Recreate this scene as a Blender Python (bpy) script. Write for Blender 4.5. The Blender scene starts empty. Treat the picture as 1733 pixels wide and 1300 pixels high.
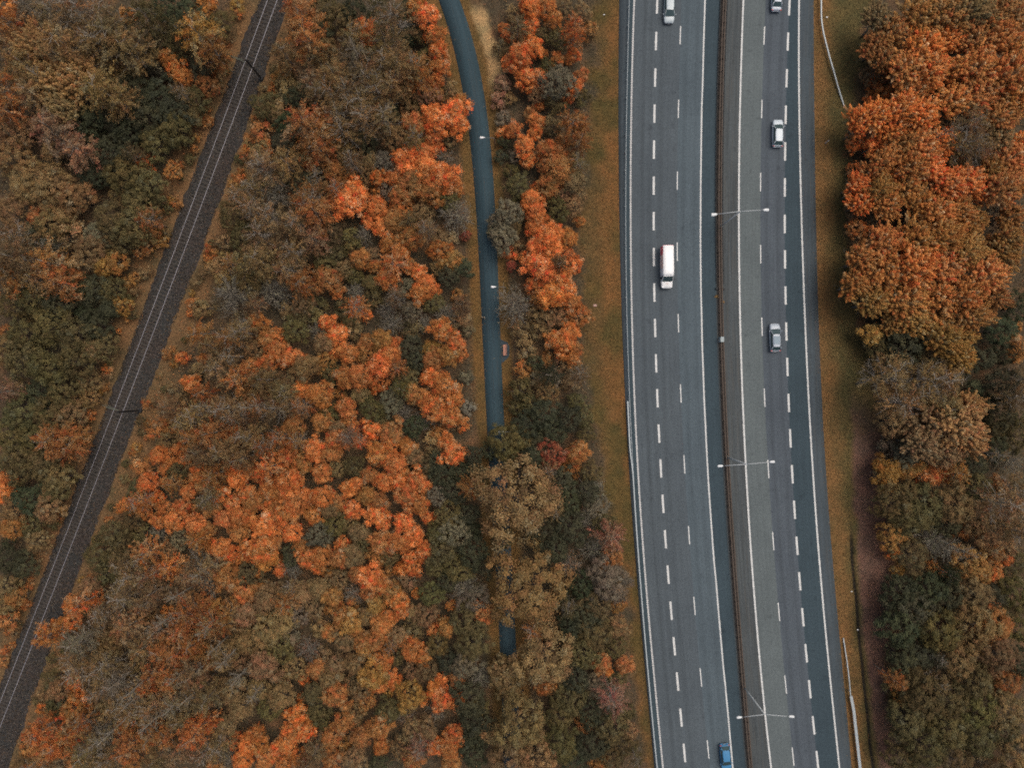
import bpy, bmesh, math, random
import numpy as np
from mathutils import Vector, Matrix, Quaternion

# ------------------------------------------------------------------ camera, sky, sun, exposure
S = 10.2            # photo pixels per metre on the ground
H = 125.0           # flying height of the camera
CX, CY = 866.5, 650.0
scene = bpy.context.scene
COL = scene.collection
cam_d = bpy.data.cameras.new('camera')
cam = bpy.data.objects.new('camera', cam_d)
COL.objects.link(cam)
cam.location = (0, 0, H)
cam.rotation_euler = (0, 0, 0)
cam_d.sensor_fit = 'HORIZONTAL'
cam_d.angle = 2 * math.atan((1733 / 2 / S) / H)
cam_d.clip_end = 4000
scene.camera = cam

SUN_EL, SUN_AZ = math.radians(66), math.radians(50)     # azimuth clockwise from +Y (top of the picture)
world = bpy.data.worlds.new('World')
scene.world = world
world.use_nodes = True
wn = world.node_tree
sky = wn.nodes.new('ShaderNodeTexSky')
sky.sky_type = 'NISHITA'
sky.sun_disc = False
sky.sun_elevation = SUN_EL
sky.sun_rotation = SUN_AZ
sky.air_density = 1.0
sky.dust_density = 10.0
sky.ozone_density = 1.0
wn.nodes['Background'].inputs['Strength'].default_value = 0.108
wn.links.new(sky.outputs[0], wn.nodes['Background'].inputs['Color'])
sun_d = bpy.data.lights.new('sun', 'SUN')
sun_d.energy = 0.7
sun_d.angle = math.radians(45)
sun_d.color = (1.0, 0.965, 0.92)
sun = bpy.data.objects.new('sun', sun_d)
COL.objects.link(sun)
sd = Vector((math.sin(SUN_AZ) * math.cos(SUN_EL), math.cos(SUN_AZ) * math.cos(SUN_EL), math.sin(SUN_EL)))
sun.rotation_euler = sd.to_track_quat('Z', 'Y').to_euler()
scene.view_settings.view_transform = 'Standard'
scene.view_settings.look = 'None'
scene.view_settings.gamma = 1
scene.view_settings.exposure = 0.0
scene.cycles.use_denoising = False
scene.cycles.pixel_filter_type = 'BLACKMAN_HARRIS'
scene.cycles.filter_width = 1.8
scene.cycles.max_bounces = 6
scene.cycles.diffuse_bounces = 3
scene.cycles.transmission_bounces = 3

rng = np.random.default_rng(7)
random.seed(7)

# ------------------------------------------------------------------ helpers
def P(px, py, z=0.0):
    k = (H - z) / H / S
    return Vector(((px - CX) * k, -(py - CY) * k, z))

def G(x, y):                                    # world ground xy -> photo pixel
    return x * S + CX, CY - y * S

def tag(o, label=None, cat=None, group=None, kind=None):
    if label: o['label'] = label
    if cat: o['category'] = cat
    if group: o['group'] = group
    if kind: o['kind'] = kind
    return o

def empty(name, loc=(0, 0, 0), rz=0.0):
    o = bpy.data.objects.new(name, None)
    o.empty_display_size = 0.3
    COL.objects.link(o)
    o.location = loc
    o.rotation_euler = (0, 0, rz)
    return o

def link(name, me, parent=None, mat=None, smooth=False):
    o = bpy.data.objects.new(name, me)
    COL.objects.link(o)
    if parent is not None:
        o.parent = parent
    if mat is not None:
        me.materials.append(mat)
    if smooth:
        me.polygons.foreach_set('use_smooth', [True] * len(me.polygons))
    return o

def mesh_np(name, verts, quads=None, tris=None):
    me = bpy.data.meshes.new(name)
    verts = np.asarray(verts, np.float32).reshape(-1, 3)
    me.vertices.add(len(verts))
    me.vertices.foreach_set('co', verts.ravel())
    lv, ls, off = [], [], 0
    if quads is not None and len(quads):
        q = np.asarray(quads, np.int32).reshape(-1, 4)
        lv.append(q.ravel()); ls.append(np.arange(len(q), dtype=np.int32) * 4); off = len(q) * 4
    if tris is not None and len(tris):
        t = np.asarray(tris, np.int32).reshape(-1, 3)
        lv.append(t.ravel()); ls.append(off + np.arange(len(t), dtype=np.int32) * 3)
    lv = np.concatenate(lv); ls = np.concatenate(ls)
    me.loops.add(len(lv))
    me.loops.foreach_set('vertex_index', lv)
    me.polygons.add(len(ls))
    me.polygons.foreach_set('loop_start', ls)
    me.update(calc_edges=True)
    me.validate()
    return me

class MB:
    """collects boxes, tubes and quads, builds ONE mesh object"""
    def __init__(self):
        self.v, self.f = [], []
    def add(self, vs, fs):
        b = len(self.v)
        self.v += [tuple(x) for x in vs]
        self.f += [tuple(i + b for i in f) for f in fs]
        return self
    def box(self, c, s, rot=None, taper=1.0):
        x, y, z = s[0] / 2, s[1] / 2, s[2] / 2
        vs = [Vector((sx * x * (taper if sz > 0 else 1), sy * y * (taper if sz > 0 else 1), sz * z))
              for sz in (-1, 1) for sx, sy in ((-1, -1), (1, -1), (1, 1), (-1, 1))]
        if rot is not None:
            vs = [rot @ v for v in vs]
        vs = [v + Vector(c) for v in vs]
        return self.add(vs, [(3, 2, 1, 0), (4, 5, 6, 7), (0, 1, 5, 4), (1, 2, 6, 5), (2, 3, 7, 6), (3, 0, 4, 7)])
    def tube(self, pts, rads, n=6, cap=True):
        pts = [Vector(p) for p in pts]
        rings = []
        for i, p in enumerate(pts):
            d = (pts[min(i + 1, len(pts) - 1)] - pts[max(i - 1, 0)])
            d = d.normalized() if d.length > 1e-9 else Vector((0, 0, 1))
            a = d.cross(Vector((0, 0, 1)))
            if a.length < 1e-3: a = d.cross(Vector((1, 0, 0)))
            a.normalize(); b = d.cross(a)
            rings.append([p + (a * math.cos(2 * math.pi * k / n) + b * math.sin(2 * math.pi * k / n)) * rads[i] for k in range(n)])
        vs = [v for r in rings for v in r]
        fs = [(i * n + k, i * n + (k + 1) % n, (i + 1) * n + (k + 1) % n, (i + 1) * n + k) for i in range(len(pts) - 1) for k in range(n)]
        if cap:
            fs += [tuple(range(n))[::-1], tuple((len(pts) - 1) * n + k for k in range(n))]
        return self.add(vs, fs)
    def sweep(self, pts, prof):                 # prof: (side, up) closed loop swept along a path
        pts = [Vector(p) for p in pts]
        n = len(prof); vs = []
        for i, p in enumerate(pts):
            d = (pts[min(i + 1, len(pts) - 1)] - pts[max(i - 1, 0)]); d.z = 0; d.normalize()
            sv = Vector((d.y, -d.x, 0))
            vs += [p + sv * a + Vector((0, 0, b)) for a, b in prof]
        fs = [(i * n + k, i * n + (k + 1) % n, (i + 1) * n + (k + 1) % n, (i + 1) * n + k) for i in range(len(pts) - 1) for k in range(n)]
        fs += [tuple(range(n))[::-1], tuple((len(pts) - 1) * n + k for k in range(n))]
        return self.add(vs, fs)
    def mesh(self, name):
        me = bpy.data.meshes.new(name)
        me.from_pydata(self.v, [], self.f)
        me.update()
        return me
    def build(self, name, mat, parent=None, smooth=False, bevel=0):
        o = link(name, self.mesh(name), parent, mat, smooth)
        if bevel:
            m = o.modifiers.new('bevel', 'BEVEL'); m.width = bevel; m.segments = 2; m.limit_method = 'ANGLE'
        return o

# ------------------------------------------------------------------ materials
class NT:
    def __init__(self, name):
        self.m = bpy.data.materials.new(name); self.m.use_nodes = True
        self.t = self.m.node_tree; self.bsdf = self.t.nodes['Principled BSDF']
        self.out = self.t.nodes['Material Output']
    def n(self, typ, **kw):
        nd = self.t.nodes.new(typ)
        for k, v in kw.items():
            if k.startswith('_'): setattr(nd, k[1:], v)
            else: nd.inputs[k.replace('__', ' ')].default_value = v
        return nd
    def l(self, a, b): self.t.links.new(a, b)
    def noise(self, vec, scale, detail=4, rough=0.6):
        nd = self.n('ShaderNodeTexNoise', Scale=scale, Detail=detail, Roughness=rough)
        self.l(vec, nd.inputs['Vector']); return nd.outputs['Fac']
    def ramp(self, fac, stops):
        r = self.n('ShaderNodeValToRGB')
        while len(r.color_ramp.elements) < len(stops): r.color_ramp.elements.new(0.5)
        for e, (p, c) in zip(r.color_ramp.elements, stops):
            e.position = p; e.color = (*c, 1) if len(c) == 3 else c
        self.l(fac, r.inputs[0]); return r.outputs[0]
    def mul(self, a, b, typ='MULTIPLY', fac=1.0):
        m = self.n('ShaderNodeMix', _data_type='RGBA', _blend_type=typ)
        m.inputs[0].default_value = fac if not hasattr(fac, 'links') else 1
        if hasattr(fac, 'links'): self.l(fac, m.inputs[0])
        for s, x in ((6, a), (7, b)):
            if hasattr(x, 'links'): self.l(x, m.inputs[s])
            else: m.inputs[s].default_value = (*x, 1)
        return m.outputs[2]
    def bump(self, h, strength=0.3, dist=0.05):
        b = self.n('ShaderNodeBump', Strength=strength, Distance=dist)
        self.l(h, b.inputs['Height']); self.l(b.outputs[0], self.bsdf.inputs['Normal'])

def plain(name, col, rough=0.6, metal=0.0, var=0.12, scale=3.0, coat=0.0, wear=None):
    k = NT(name)
    tc = k.n('ShaderNodeTexCoord').outputs['Object']
    f = k.noise(tc, scale, 5, 0.65)
    a = tuple(max(0, c * (1 - var)) for c in col); b = tuple(min(1, c * (1 + var)) for c in col)
    c = k.ramp(f, [(0.3, a), (0.7, b)])
    if wear:                                     # chips and dirt, laid out in the world so that no two pieces match
        geo = k.n('ShaderNodeNewGeometry').outputs['Position']
        w1 = k.noise(geo, 1.3, 5, 0.75); w2 = k.noise(geo, 6.0, 3, 0.7)
        c = k.mul(c, k.ramp(w1, [(0.3, (0.72, 0.72, 0.73)), (0.6, (1.04, 1.04, 1.03))]))
        c = k.mul(c, wear, 'MIX', k.ramp(w2, [(0.60, (0, 0, 0)), (0.74, (0.7, 0.7, 0.7))]))
    k.l(c, k.bsdf.inputs['Base Color'])
    k.bsdf.inputs['Roughness'].default_value = rough
    k.bsdf.inputs['Metallic'].default_value = metal
    if coat: k.bsdf.inputs['Coat Weight'].default_value = coat
    return k.m

def asphalt(name, col, tracks=(), streak=0.16, dirt=(0.10, 0.085, 0.065), dirt_amt=0.0):
    """u = metres across, v = metres along; worn wheel tracks, grain, stains, patches"""
    k = NT(name)
    uv = k.n('ShaderNodeUVMap', _uv_map='road').outputs[0]
    sep = k.n('ShaderNodeSeparateXYZ'); k.l(uv, sep.inputs[0])
    geo = k.n('ShaderNodeNewGeometry').outputs['Position']
    grain = k.noise(geo, 3.4, 4, 0.85)
    base = k.ramp(grain, [(0.22, tuple(c * 0.65 for c in col)), (0.5, col), (0.80, tuple(c * 1.42 for c in col))])
    mp = k.n('ShaderNodeMapping'); mp.inputs['Scale'].default_value = (2.2, 0.045, 1); k.l(uv, mp.inputs[0])
    st = k.noise(mp.outputs[0], 1.6, 4, 0.6)
    base = k.mul(base, k.ramp(st, [(0.3, (1 - streak,) * 3), (0.7, (1 + streak,) * 3)]))
    big = k.noise(geo, 0.11, 4, 0.6)
    base = k.mul(base, k.ramp(big, [(0.3, (0.9, 0.9, 0.9)), (0.7, (1.1, 1.09, 1.07))]))
    mp2 = k.n('ShaderNodeMapping'); mp2.inputs['Scale'].default_value = (0.55, 0.10, 1); k.l(uv, mp2.inputs[0])
    ct = k.noise(mp2.outputs[0], 1.0, 6, 0.8)                    # wandering cracks: the contour of a noise
    cs = k.n('ShaderNodeMath', _operation='SUBTRACT'); k.l(ct, cs.inputs[0]); cs.inputs[1].default_value = 0.5
    ca = k.n('ShaderNodeMath', _operation='ABSOLUTE'); k.l(cs.outputs[0], ca.inputs[0])
    cm = k.noise(geo, 0.06, 2, 0.5)
    crack = k.mul(k.ramp(ca.outputs[0], [(0.0, (0.62, 0.62, 0.62)), (0.006, (1, 1, 1))]), (1, 1, 1), 'MIX', k.ramp(cm, [(0.45, (1, 1, 1)), (0.6, (0, 0, 0))]))
    base = k.mul(base, crack)
    stn = k.noise(geo, 0.55, 3, 0.6)
    base = k.mul(base, k.ramp(stn, [(0.26, (0.74, 0.74, 0.75)), (0.38, (1, 1, 1))]))
    for c, amt in tracks:                       # a wheel track: a band of polished, slightly darker stone
        d = k.n('ShaderNodeMath', _operation='SUBTRACT'); k.l(sep.outputs[0], d.inputs[0]); d.inputs[1].default_value = c
        a = k.n('ShaderNodeMath', _operation='ABSOLUTE'); k.l(d.outputs[0], a.inputs[0])
        base = k.mul(base, k.ramp(a.outputs[0], [(0.0, (amt,) * 3), (0.55, (1, 1, 1))]))
    if dirt_amt:
        dn = k.noise(mp.outputs[0], 2.3, 5, 0.7)
        base = k.mul(base, dirt, 'MIX', k.ramp(dn, [(0.5, (0, 0, 0)), (0.75, (dirt_amt,) * 3)]))
    k.l(base, k.bsdf.inputs['Base Color'])
    k.bsdf.inputs['Roughness'].default_value = 0.85
    k.bsdf.inputs['Specular IOR Level'].default_value = 0.25
    k.bump(grain, 0.25, 0.02)
    return k.m

def attr_ground(name, a='tone', scale=3.0):
    k = NT(name)
    at = k.n('ShaderNodeAttribute', _attribute_name=a).outputs['Color']
    geo = k.n('ShaderNodeNewGeometry').outputs['Position']
    f1 = k.noise(geo, scale, 6, 0.75); f2 = k.noise(geo, 0.35, 4, 0.6); f3 = k.noise(geo, 9.0, 3, 0.7)
    c = k.mul(at, k.ramp(f1, [(0.28, (0.45, 0.45, 0.48)), (0.5, (1, 1, 1)), (0.75, (1.7, 1.6, 1.5))]))
    c = k.mul(c, k.ramp(f2, [(0.3, (0.75, 0.85, 0.85)), (0.7, (1.25, 1.12, 1.05))]))
    c = k.mul(c, k.ramp(f3, [(0.3, (0.7, 0.7, 0.7)), (0.7, (1.3, 1.3, 1.3))]))
    k.l(c, k.bsdf.inputs['Base Color'])
    k.bsdf.inputs['Roughness'].default_value = 0.95
    k.bsdf.inputs['Specular IOR Level'].default_value = 0.1
    k.bump(f1, 0.6, 0.25)
    return k.m

def leaf_mat(name, rgb_attr=None):
    """colour of the tree from the object, variation leaf by leaf from the mesh"""
    k = NT(name)
    if rgb_attr:
        base = k.n('ShaderNodeAttribute', _attribute_name=rgb_attr).outputs['Color']
    else:
        base = k.n('ShaderNodeObjectInfo').outputs['Color']
    t = k.n('ShaderNodeAttribute', _attribute_name='tint').outputs['Fac']
    h = k.n('ShaderNodeAttribute', _attribute_name='hue').outputs['Fac']
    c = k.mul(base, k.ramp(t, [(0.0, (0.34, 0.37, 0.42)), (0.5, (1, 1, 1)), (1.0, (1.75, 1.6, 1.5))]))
    hs = k.n('ShaderNodeHueSaturation'); k.l(c, hs.inputs['Color'])
    mr = k.n('ShaderNodeMapRange'); mr.inputs[3].default_value = 0.486; mr.inputs[4].default_value = 0.545
    k.l(h, mr.inputs[0]); k.l(mr.outputs[0], hs.inputs['Hue'])
    k.l(k.ramp(h, [(0.0, (1, 1, 1)), (0.6, (0.95, 0.95, 0.95)), (1.0, (0.62, 0.62, 0.62))]), hs.inputs['Saturation'])
    c = hs.outputs[0]
    k.l(c, k.bsdf.inputs['Base Color'])
    k.bsdf.inputs['Roughness'].default_value = 0.7
    k.bsdf.inputs['Specular IOR Level'].default_value = 0.108
    tr = k.n('ShaderNodeBsdfTranslucent'); k.l(c, tr.inputs['Color'])
    mx = k.n('ShaderNodeMixShader'); mx.inputs[0].default_value = 0.25
    k.l(k.bsdf.outputs[0], mx.inputs[1]); k.l(tr.outputs[0], mx.inputs[2]); k.l(mx.outputs[0], k.out.inputs[0])
    return k.m

M = {}
M['ground'] = attr_ground('ground_soil')
M['leaf'] = leaf_mat('autumn_leaf')
M['litter'] = leaf_mat('undergrowth_leaf', 'tone')
M['bark_pale'] = plain('pale_bark', (0.30, 0.27, 0.225), 0.9, var=0.4, scale=2.5)
M['bark_grey'] = plain('grey_bark', (0.20, 0.18, 0.145), 0.9, var=0.4, scale=2.5)
M['bark_dark'] = plain('dark_bark', (0.07, 0.055, 0.045), 0.9, var=0.35, scale=2.5)
M['bark_stem'] = plain('pale_birch_stem', (0.25, 0.225, 0.18), 0.9, var=0.3, scale=2.5)
M['paint'] = plain('road_paint', (0.63, 0.65, 0.64), 0.7, var=0.10, scale=2.2, wear=(0.12, 0.12, 0.12))
M['paint_worn'] = plain('worn_road_paint', (0.40, 0.39, 0.39), 0.8, var=0.3, scale=4, wear=(0.10, 0.10, 0.10))
M['galv'] = plain('galvanised_steel', (0.36, 0.41, 0.43), 0.5, 0.2, 0.15, 4)
M['rust'] = plain('rusty_steel', (0.092, 0.071, 0.056), 0.85, 0.1, 0.4, 2.5)
M['dark_steel'] = plain('dark_steel', (0.03, 0.032, 0.034), 0.7, 0.2, 0.3, 4)
M['rail_top'] = plain('polished_rail', (0.36, 0.36, 0.39), 0.45, 0.4, 0.1, 2)
M['rail_side'] = plain('rusty_rail_web', (0.06, 0.04, 0.03), 0.9, 0.0, 0.3, 6)
M['sleeper'] = plain('weathered_sleeper', (0.052, 0.046, 0.040), 0.9, 0.0, 0.4, 2)
M['lamp_head'] = plain('lamp_housing', (0.66, 0.70, 0.71), 0.45, 0.0, 0.06, 6)
M['bench_wood'] = plain('bench_wood', (0.44, 0.21, 0.145), 0.7, 0.0, 0.18, 5)
M['white'] = plain('white_plastic', (0.75, 0.76, 0.75), 0.5, 0.0, 0.06, 5)
M['concrete'] = plain('pale_concrete', (0.30, 0.36, 0.37), 0.85, 0.0, 0.15, 5)
M['rock'] = plain('pale_rock', (0.3, 0.28, 0.25), 0.9, 0.0, 0.3, 3)

# ------------------------------------------------------------------ curves read off the photograph (photo pixels, x at given y)
def curve(pts, deg=5):
    ys = np.array([p[0] for p in pts], float); xs = np.array([p[1] for p in pts], float)
    co = np.polyfit((ys - 650) / 650, xs, min(deg, len(pts) - 1)); dc = np.polyder(co)
    a, b = ys.min(), ys.max()
    def f(y):
        y = np.asarray(y, float); yc = np.clip(y, a, b); t = (yc - 650) / 650
        return np.polyval(co, t) + np.polyval(dc, t) * (y - yc) / 650
    return f
c_guardL = curve([(0, 1064), (145, 1060), (277, 1058.7), (434, 1058), (534, 1060), (634, 1062.7), (734, 1067), (868, 1075), (966, 1081.7), (1066, 1090), (1166, 1098.5), (1300, 1111.7)])
c_edgeL = curve([(0, 1073.3), (145, 1069), (277, 1067.7), (434, 1067.3), (534, 1069), (634, 1072.3), (734, 1077), (868, 1084), (966, 1090.5), (1066, 1100), (1166, 1109), (1300, 1121.7)])
thickL = [(7, 1112), (69, 1110.3), (131, 1108.7), (192, 1107.3), (253, 1106.7), (314, 1106.3), (374, 1106.3), (435, 1106.3), (495, 1107.3), (555, 1108.7), (615, 1110.3), (674, 1112.3), (734, 1115), (793, 1118.3), (853, 1121.9), (913, 1126.1), (973, 1130.6), (1034, 1135.7), (1094, 1140.9), (1154, 1146.6), (1215, 1152.3), (1275, 1158.2)]
thinL = [(59, 1151.3), (184, 1148), (305.6, 1146.3), (426, 1146), (547, 1147.9), (666, 1152.1), (786, 1158), (906, 1166), (1026, 1175.2), (1147, 1186), (1269, 1198.2)]
thinR = [(60, 1293.3), (184, 1288.9), (308, 1287.2), (430, 1287.2), (553, 1289.2), (673, 1293.7), (794, 1300.3), (916, 1308.4), (1036, 1318), (1159, 1329.4), (1281, 1342)]
thickR = [(10, 1335.7), (70, 1333.3), (132, 1331.2), (194, 1329.6), (256, 1328.5), (317, 1327.9), (379, 1328), (439, 1328.5), (500, 1329.3), (561, 1330.5), (621, 1332.2), (682, 1334.6), (742, 1337.5), (803, 1340.7), (863, 1344.4), (924, 1348.7), (984, 1353.2), (1045, 1358.4), (1106, 1364.1), (1167, 1370.3), (1228, 1376.7), (1287, 1383)]
c_thickL, c_thinL, c_thinR, c_thickR = curve(thickL), curve(thinL), curve(thinR), curve(thickR)
c_inL = curve([(0, 1193.3), (145, 1188.3), (277, 1186.3), (434, 1186), (534, 1186.9), (634, 1189.5), (734, 1194), (868, 1202.7), (966, 1210), (1100, 1221.5), (1200, 1230.5), (1300, 1240)])
c_bar = curve([(0, 1225), (110, 1220), (217, 1218), (434, 1218), (500, 1218.7), (575, 1219.5), (634, 1222), (775, 1229.8), (868, 1235), (1000, 1244), (1170, 1257.5), (1300, 1269)])
c_inR = curve([(0, 1258), (145, 1253), (277, 1250.8), (434, 1251), (534, 1252.2), (634, 1254.9), (734, 1259), (868, 1266.8), (1000, 1275.7), (1100, 1284), (1200, 1293.6), (1300, 1305)])
c_edgeR = curve([(0, 1352.3), (145, 1351.7), (277, 1354.3), (434, 1358.3), (534, 1361.7), (634, 1366.3), (734, 1371.5), (868, 1380.3), (966, 1388), (1066, 1396.7), (1166, 1406.3), (1300, 1420.5)])
c_paveR = curve([(0, 1376.7), (145, 1378), (300, 1379.3), (434, 1381.7), (534, 1386), (634, 1389), (734, 1393.5), (868, 1402), (966, 1411), (1066, 1420), (1166, 1428.5), (1300, 1441)])
c_paveL = curve([(0, 1048), (145, 1047), (277, 1046.7), (434, 1049.5), (534, 1052.5), (634, 1056.5), (734, 1061), (868, 1069), (966, 1077), (1066, 1086), (1166, 1094.5), (1300, 1107.5)])
c_rail = curve([(0, 463.5), (60, 441.5), (200, 389.5), (434, 302.5), (634, 227.5), (868, 136.5), (1030, 73), (1199, 7.5)], 3)
c_balL = curve([(0, 438), (100, 400), (333, 311), (634, 200), (966, 75), (1166, -2)], 3)
c_balR = curve([(0, 489), (100, 457), (333, 377), (634, 261), (868, 172), (966, 140), (1166, 62)], 3)
c_pathL = curve([(0, 744), (67, 762), (133, 779), (200, 790.7), (267, 799.5), (334, 805), (434, 810), (534, 814), (634, 819.5), (734, 824.5), (930, 838), (1086, 845), (1190, 849), (1300, 852)])
c_pathR = curve([(0, 779), (67, 798), (133, 815), (200, 826.5), (267, 833), (334, 836.5), (434, 840.5), (534, 845.7), (634, 850.7), (734, 854), (930, 865), (1086, 872.5), (1190, 878), (1300, 882)])
Y0, Y1 = -420.0, 1720.0

def off(c, d): return lambda y: c(y) + d

# ------------------------------------------------------------------ zones of the ground
def zone(px, py):
    """distance-like helpers in photo pixels for arrays of ground pixels"""
    d = {}
    d['motor'] = np.maximum(c_paveL(py) - px, px - c_paveR(py))
    d['rail'] = np.maximum(c_balL(py) - px, px - c_balR(py))
    d['path'] = np.maximum(c_pathL(py) - px, px - c_pathR(py))
    return d

def vnoise(x, y, s, seed):
    r = np.random.default_rng(seed); t = r.random((64, 64))
    x = np.asarray(x) / s; y = np.asarray(y) / s
    xi = np.floor(x).astype(int); yi = np.floor(y).astype(int); fx = x - xi; fy = y - yi
    fx = fx * fx * (3 - 2 * fx); fy = fy * fy * (3 - 2 * fy)
    g = lambda a, b: t[a % 64, b % 64]
    return (g(xi, yi) * (1 - fx) + g(xi + 1, yi) * fx) * (1 - fy) + (g(xi, yi + 1) * (1 - fx) + g(xi + 1, yi + 1) * fx) * fy

c_forestL = curve([(0, 1000), (200, 993), (434, 985), (600, 990), (750, 1003), (870, 1035), (1000, 1062), (1150, 1073), (1300, 1085)])   # west edge of the motorway verge
c_forestR = curve([(0, 1468), (150, 1452), (300, 1440), (450, 1432), (600, 1470), (750, 1490), (900, 1500), (1100, 1502), (1300, 1512)])
c_ditch = curve([(800, 1436), (905, 1441), (940, 1444), (1065, 1453), (1130, 1461), (1240, 1472), (1300, 1478)], 3)

def sstep(x, a, b):
    t = np.clip((x - a) / (b - a), 0, 1); return t * t * (3 - 2 * t)

def ground_rgb(px, py):
    px = np.asarray(px, float); py = np.asarray(py, float)
    z = zone(px, py)
    n1 = vnoise(px, py, 26, 1); n2 = vnoise(px, py, 9, 2); n3 = vnoise(px, py, 70, 3)
    j = (n1 - 0.5) * 26 + (n2 - 0.5) * 10
    C = lambda *c: np.array(c, float)
    mix = lambda a, b, t: a * (1 - t[..., None]) + b * t[..., None]
    forest = mix(C(.095, .066, .042), C(.066, .058, .040), n3)
    forest = mix(forest, C(.14, .085, .048) + 0 * forest, sstep(n1, .62, .9))
    out = forest
    # motorway west verge
    t = sstep(px + j, c_forestL(py) - 8, c_forestL(py) + 10) * (px < 1230)
    vg = mix(C(.118, .078, .034), C(.165, .088, .034), sstep(px + j * .6, c_forestL(py) + 14, c_paveL(py) - 14))
    vg = mix(vg, C(.098, .072, .028) + 0 * vg, sstep(n3 * .6 + n1 * .4, .5, .75))
    out = mix(out, vg, t)
    # motorway east verge: orange brown by the kerb, greener towards the wood, heather strip further down
    t = sstep(-(px + j), -(c_forestR(py) + 12), -(c_forestR(py) - 8)) * (px > 1230)
    e = mix(C(.17, .100, .042), C(.100, .082, .036), sstep(px + j * .5, c_paveR(py) + 10, c_paveR(py) + 42))
    e = mix(e, C(.155, .092, .070) + 0 * e, sstep(py + j * 2, 640, 760) * sstep(px + j * .4, c_ditch(py) + 2, c_ditch(py) + 14))
    out = mix(out, e, t)
    # railway margins: rusty scrub
    t = 1 - sstep(z['rail'] + j * 1.3, 24, 58)
    out = mix(out, mix(C(.175, .100, .050), C(.125, .088, .046), n1), t)
    # path verges
    t = 1 - sstep(z['path'] + j * .25, 14, 22)
    out = mix(out, mix(C(.165, .092, .034), C(.115, .080, .034), n1), t)
    # dry bleached grass by the upper footpath
    cx = np.interp(py, [10, 60, 110, 155], [806, 824, 838, 843])
    t = (1 - sstep(np.abs(px - cx) + j * .35, 8, 16)) * sstep(py, 0, 25) * (1 - sstep(py, 135, 165))
    out = mix(out, C(.33, .23, .115) + 0 * out, t)
    # the ditch floor: wet peat
    t = (1 - sstep(np.abs(px - c_ditch(py)), 1.2, 3.6)) * sstep(py, 880, 930)
    out = mix(out, C(.03, .027, .022) + 0 * out, t)
    return out

def ground_z(px, py):
    z = zone(px, py)
    near = np.minimum(np.minimum(z['motor'], z['rail']), z['path'])
    k = sstep(near, 4, 60)
    h = k * ((vnoise(px, py, 60, 11) - .5) * .7 + (vnoise(px, py, 22, 12) - .5) * .35)
    h = h - .42 * np.exp(-((px - c_ditch(py)) / 3.2) ** 2) * sstep(py, 880, 930) * (px > 1300)
    return h - 0.02

xs = np.concatenate([np.arange(-330, 1428, 6.0), np.arange(1428, 1492, 1.4), np.arange(1492, 2080, 6.0)])
ys = np.arange(Y0 - 20, Y1 + 21, 6.0)
gx, gy = np.meshgrid(xs, ys)
gz = ground_z(gx, gy)
verts = np.stack([(gx - CX) / S, -(gy - CY) / S, gz], -1).reshape(-1, 3)
nx, ny = len(xs), len(ys)
ii = (np.arange(ny - 1)[:, None] * nx + np.arange(nx - 1)[None]).ravel()
quads = np.stack([ii, ii + nx, ii + nx + 1, ii + 1], -1)
# an outer ring that carries the sheet to the horizon
x0, x1 = verts[:, 0].min(), verts[:, 0].max(); y0, y1 = verts[:, 1].min(), verts[:, 1].max()
B = 1800.0
nb = len(verts)
ext = np.array([[x0, y0, -.3], [x1, y0, -.3], [x1, y1, -.3], [x0, y1, -.3], [-B, -B, -.3], [B, -B, -.3], [B, B, -.3], [-B, B, -.3]])
verts = np.concatenate([verts, ext])
ringq = np.array([[4, 5, 1, 0], [5, 6, 2, 1], [6, 7, 3, 2], [7, 4, 0, 3]]) + nb
me = mesh_np('ground', verts, np.concatenate([quads, ringq]))
rgb = np.concatenate([ground_rgb(gx, gy).reshape(-1, 3), np.tile([[.06, .045, .028]], (8, 1))])
at = me.color_attributes.new('tone', 'FLOAT_COLOR', 'POINT')
at.data.foreach_set('color', np.concatenate([rgb, np.ones((len(rgb), 1))], 1).astype(np.float32).ravel())
ground = link('ground', me, None, M['ground'], True)
tag(ground, 'brown and olive autumn ground under the wood and along the verges', kind='structure')

# ------------------------------------------------------------------ carriageways
def strip(name, cl, cr, z, mat, y0=Y0, y1=Y1, parent=None, step=12.0, skirt=(0, 0)):
    ys = np.arange(y0, y1 + 1e-6, step)
    if ys[-1] < y1 - .1: ys = np.append(ys, y1)
    a = np.stack([(cl(ys) - CX) / S, -(ys - CY) / S, np.full_like(ys, z)], -1)
    b = np.stack([(cr(ys) - CX) / S, -(ys - CY) / S, np.full_like(ys, z)], -1)
    n = len(ys)
    v = np.concatenate([a, b]); q = [(i, i + 1, n + i + 1, n + i) for i in range(n - 1)]
    base = 2 * n
    extra = []
    if skirt[0]:
        extra.append(a - [0, 0, skirt[0]]); q += [(i, base + i, base + i + 1, i + 1) for i in range(n - 1)]; base += n
    if skirt[1]:
        extra.append(b - [0, 0, skirt[1]]); q += [(n + i, n + i + 1, base + i + 1, base + i) for i in range(n - 1)]
    if extra: v = np.concatenate([v] + extra)
    me = mesh_np(name, v, q)
    uvl = me.uv_layers.new(name='road')
    w = np.concatenate([np.zeros(n), (cr(ys) - cl(ys)) / S] + [np.zeros(n)] * len(extra))
    vv = np.concatenate([ys / S] * (2 + len(extra)))
    idx = np.empty(len(me.loops), np.int32); me.loops.foreach_get('vertex_index', idx)
    uvl.data.foreach_set('uv', np.stack([w[idx], vv[idx]], -1).astype(np.float32).ravel())
    return link(name, me, parent, mat)

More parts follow.
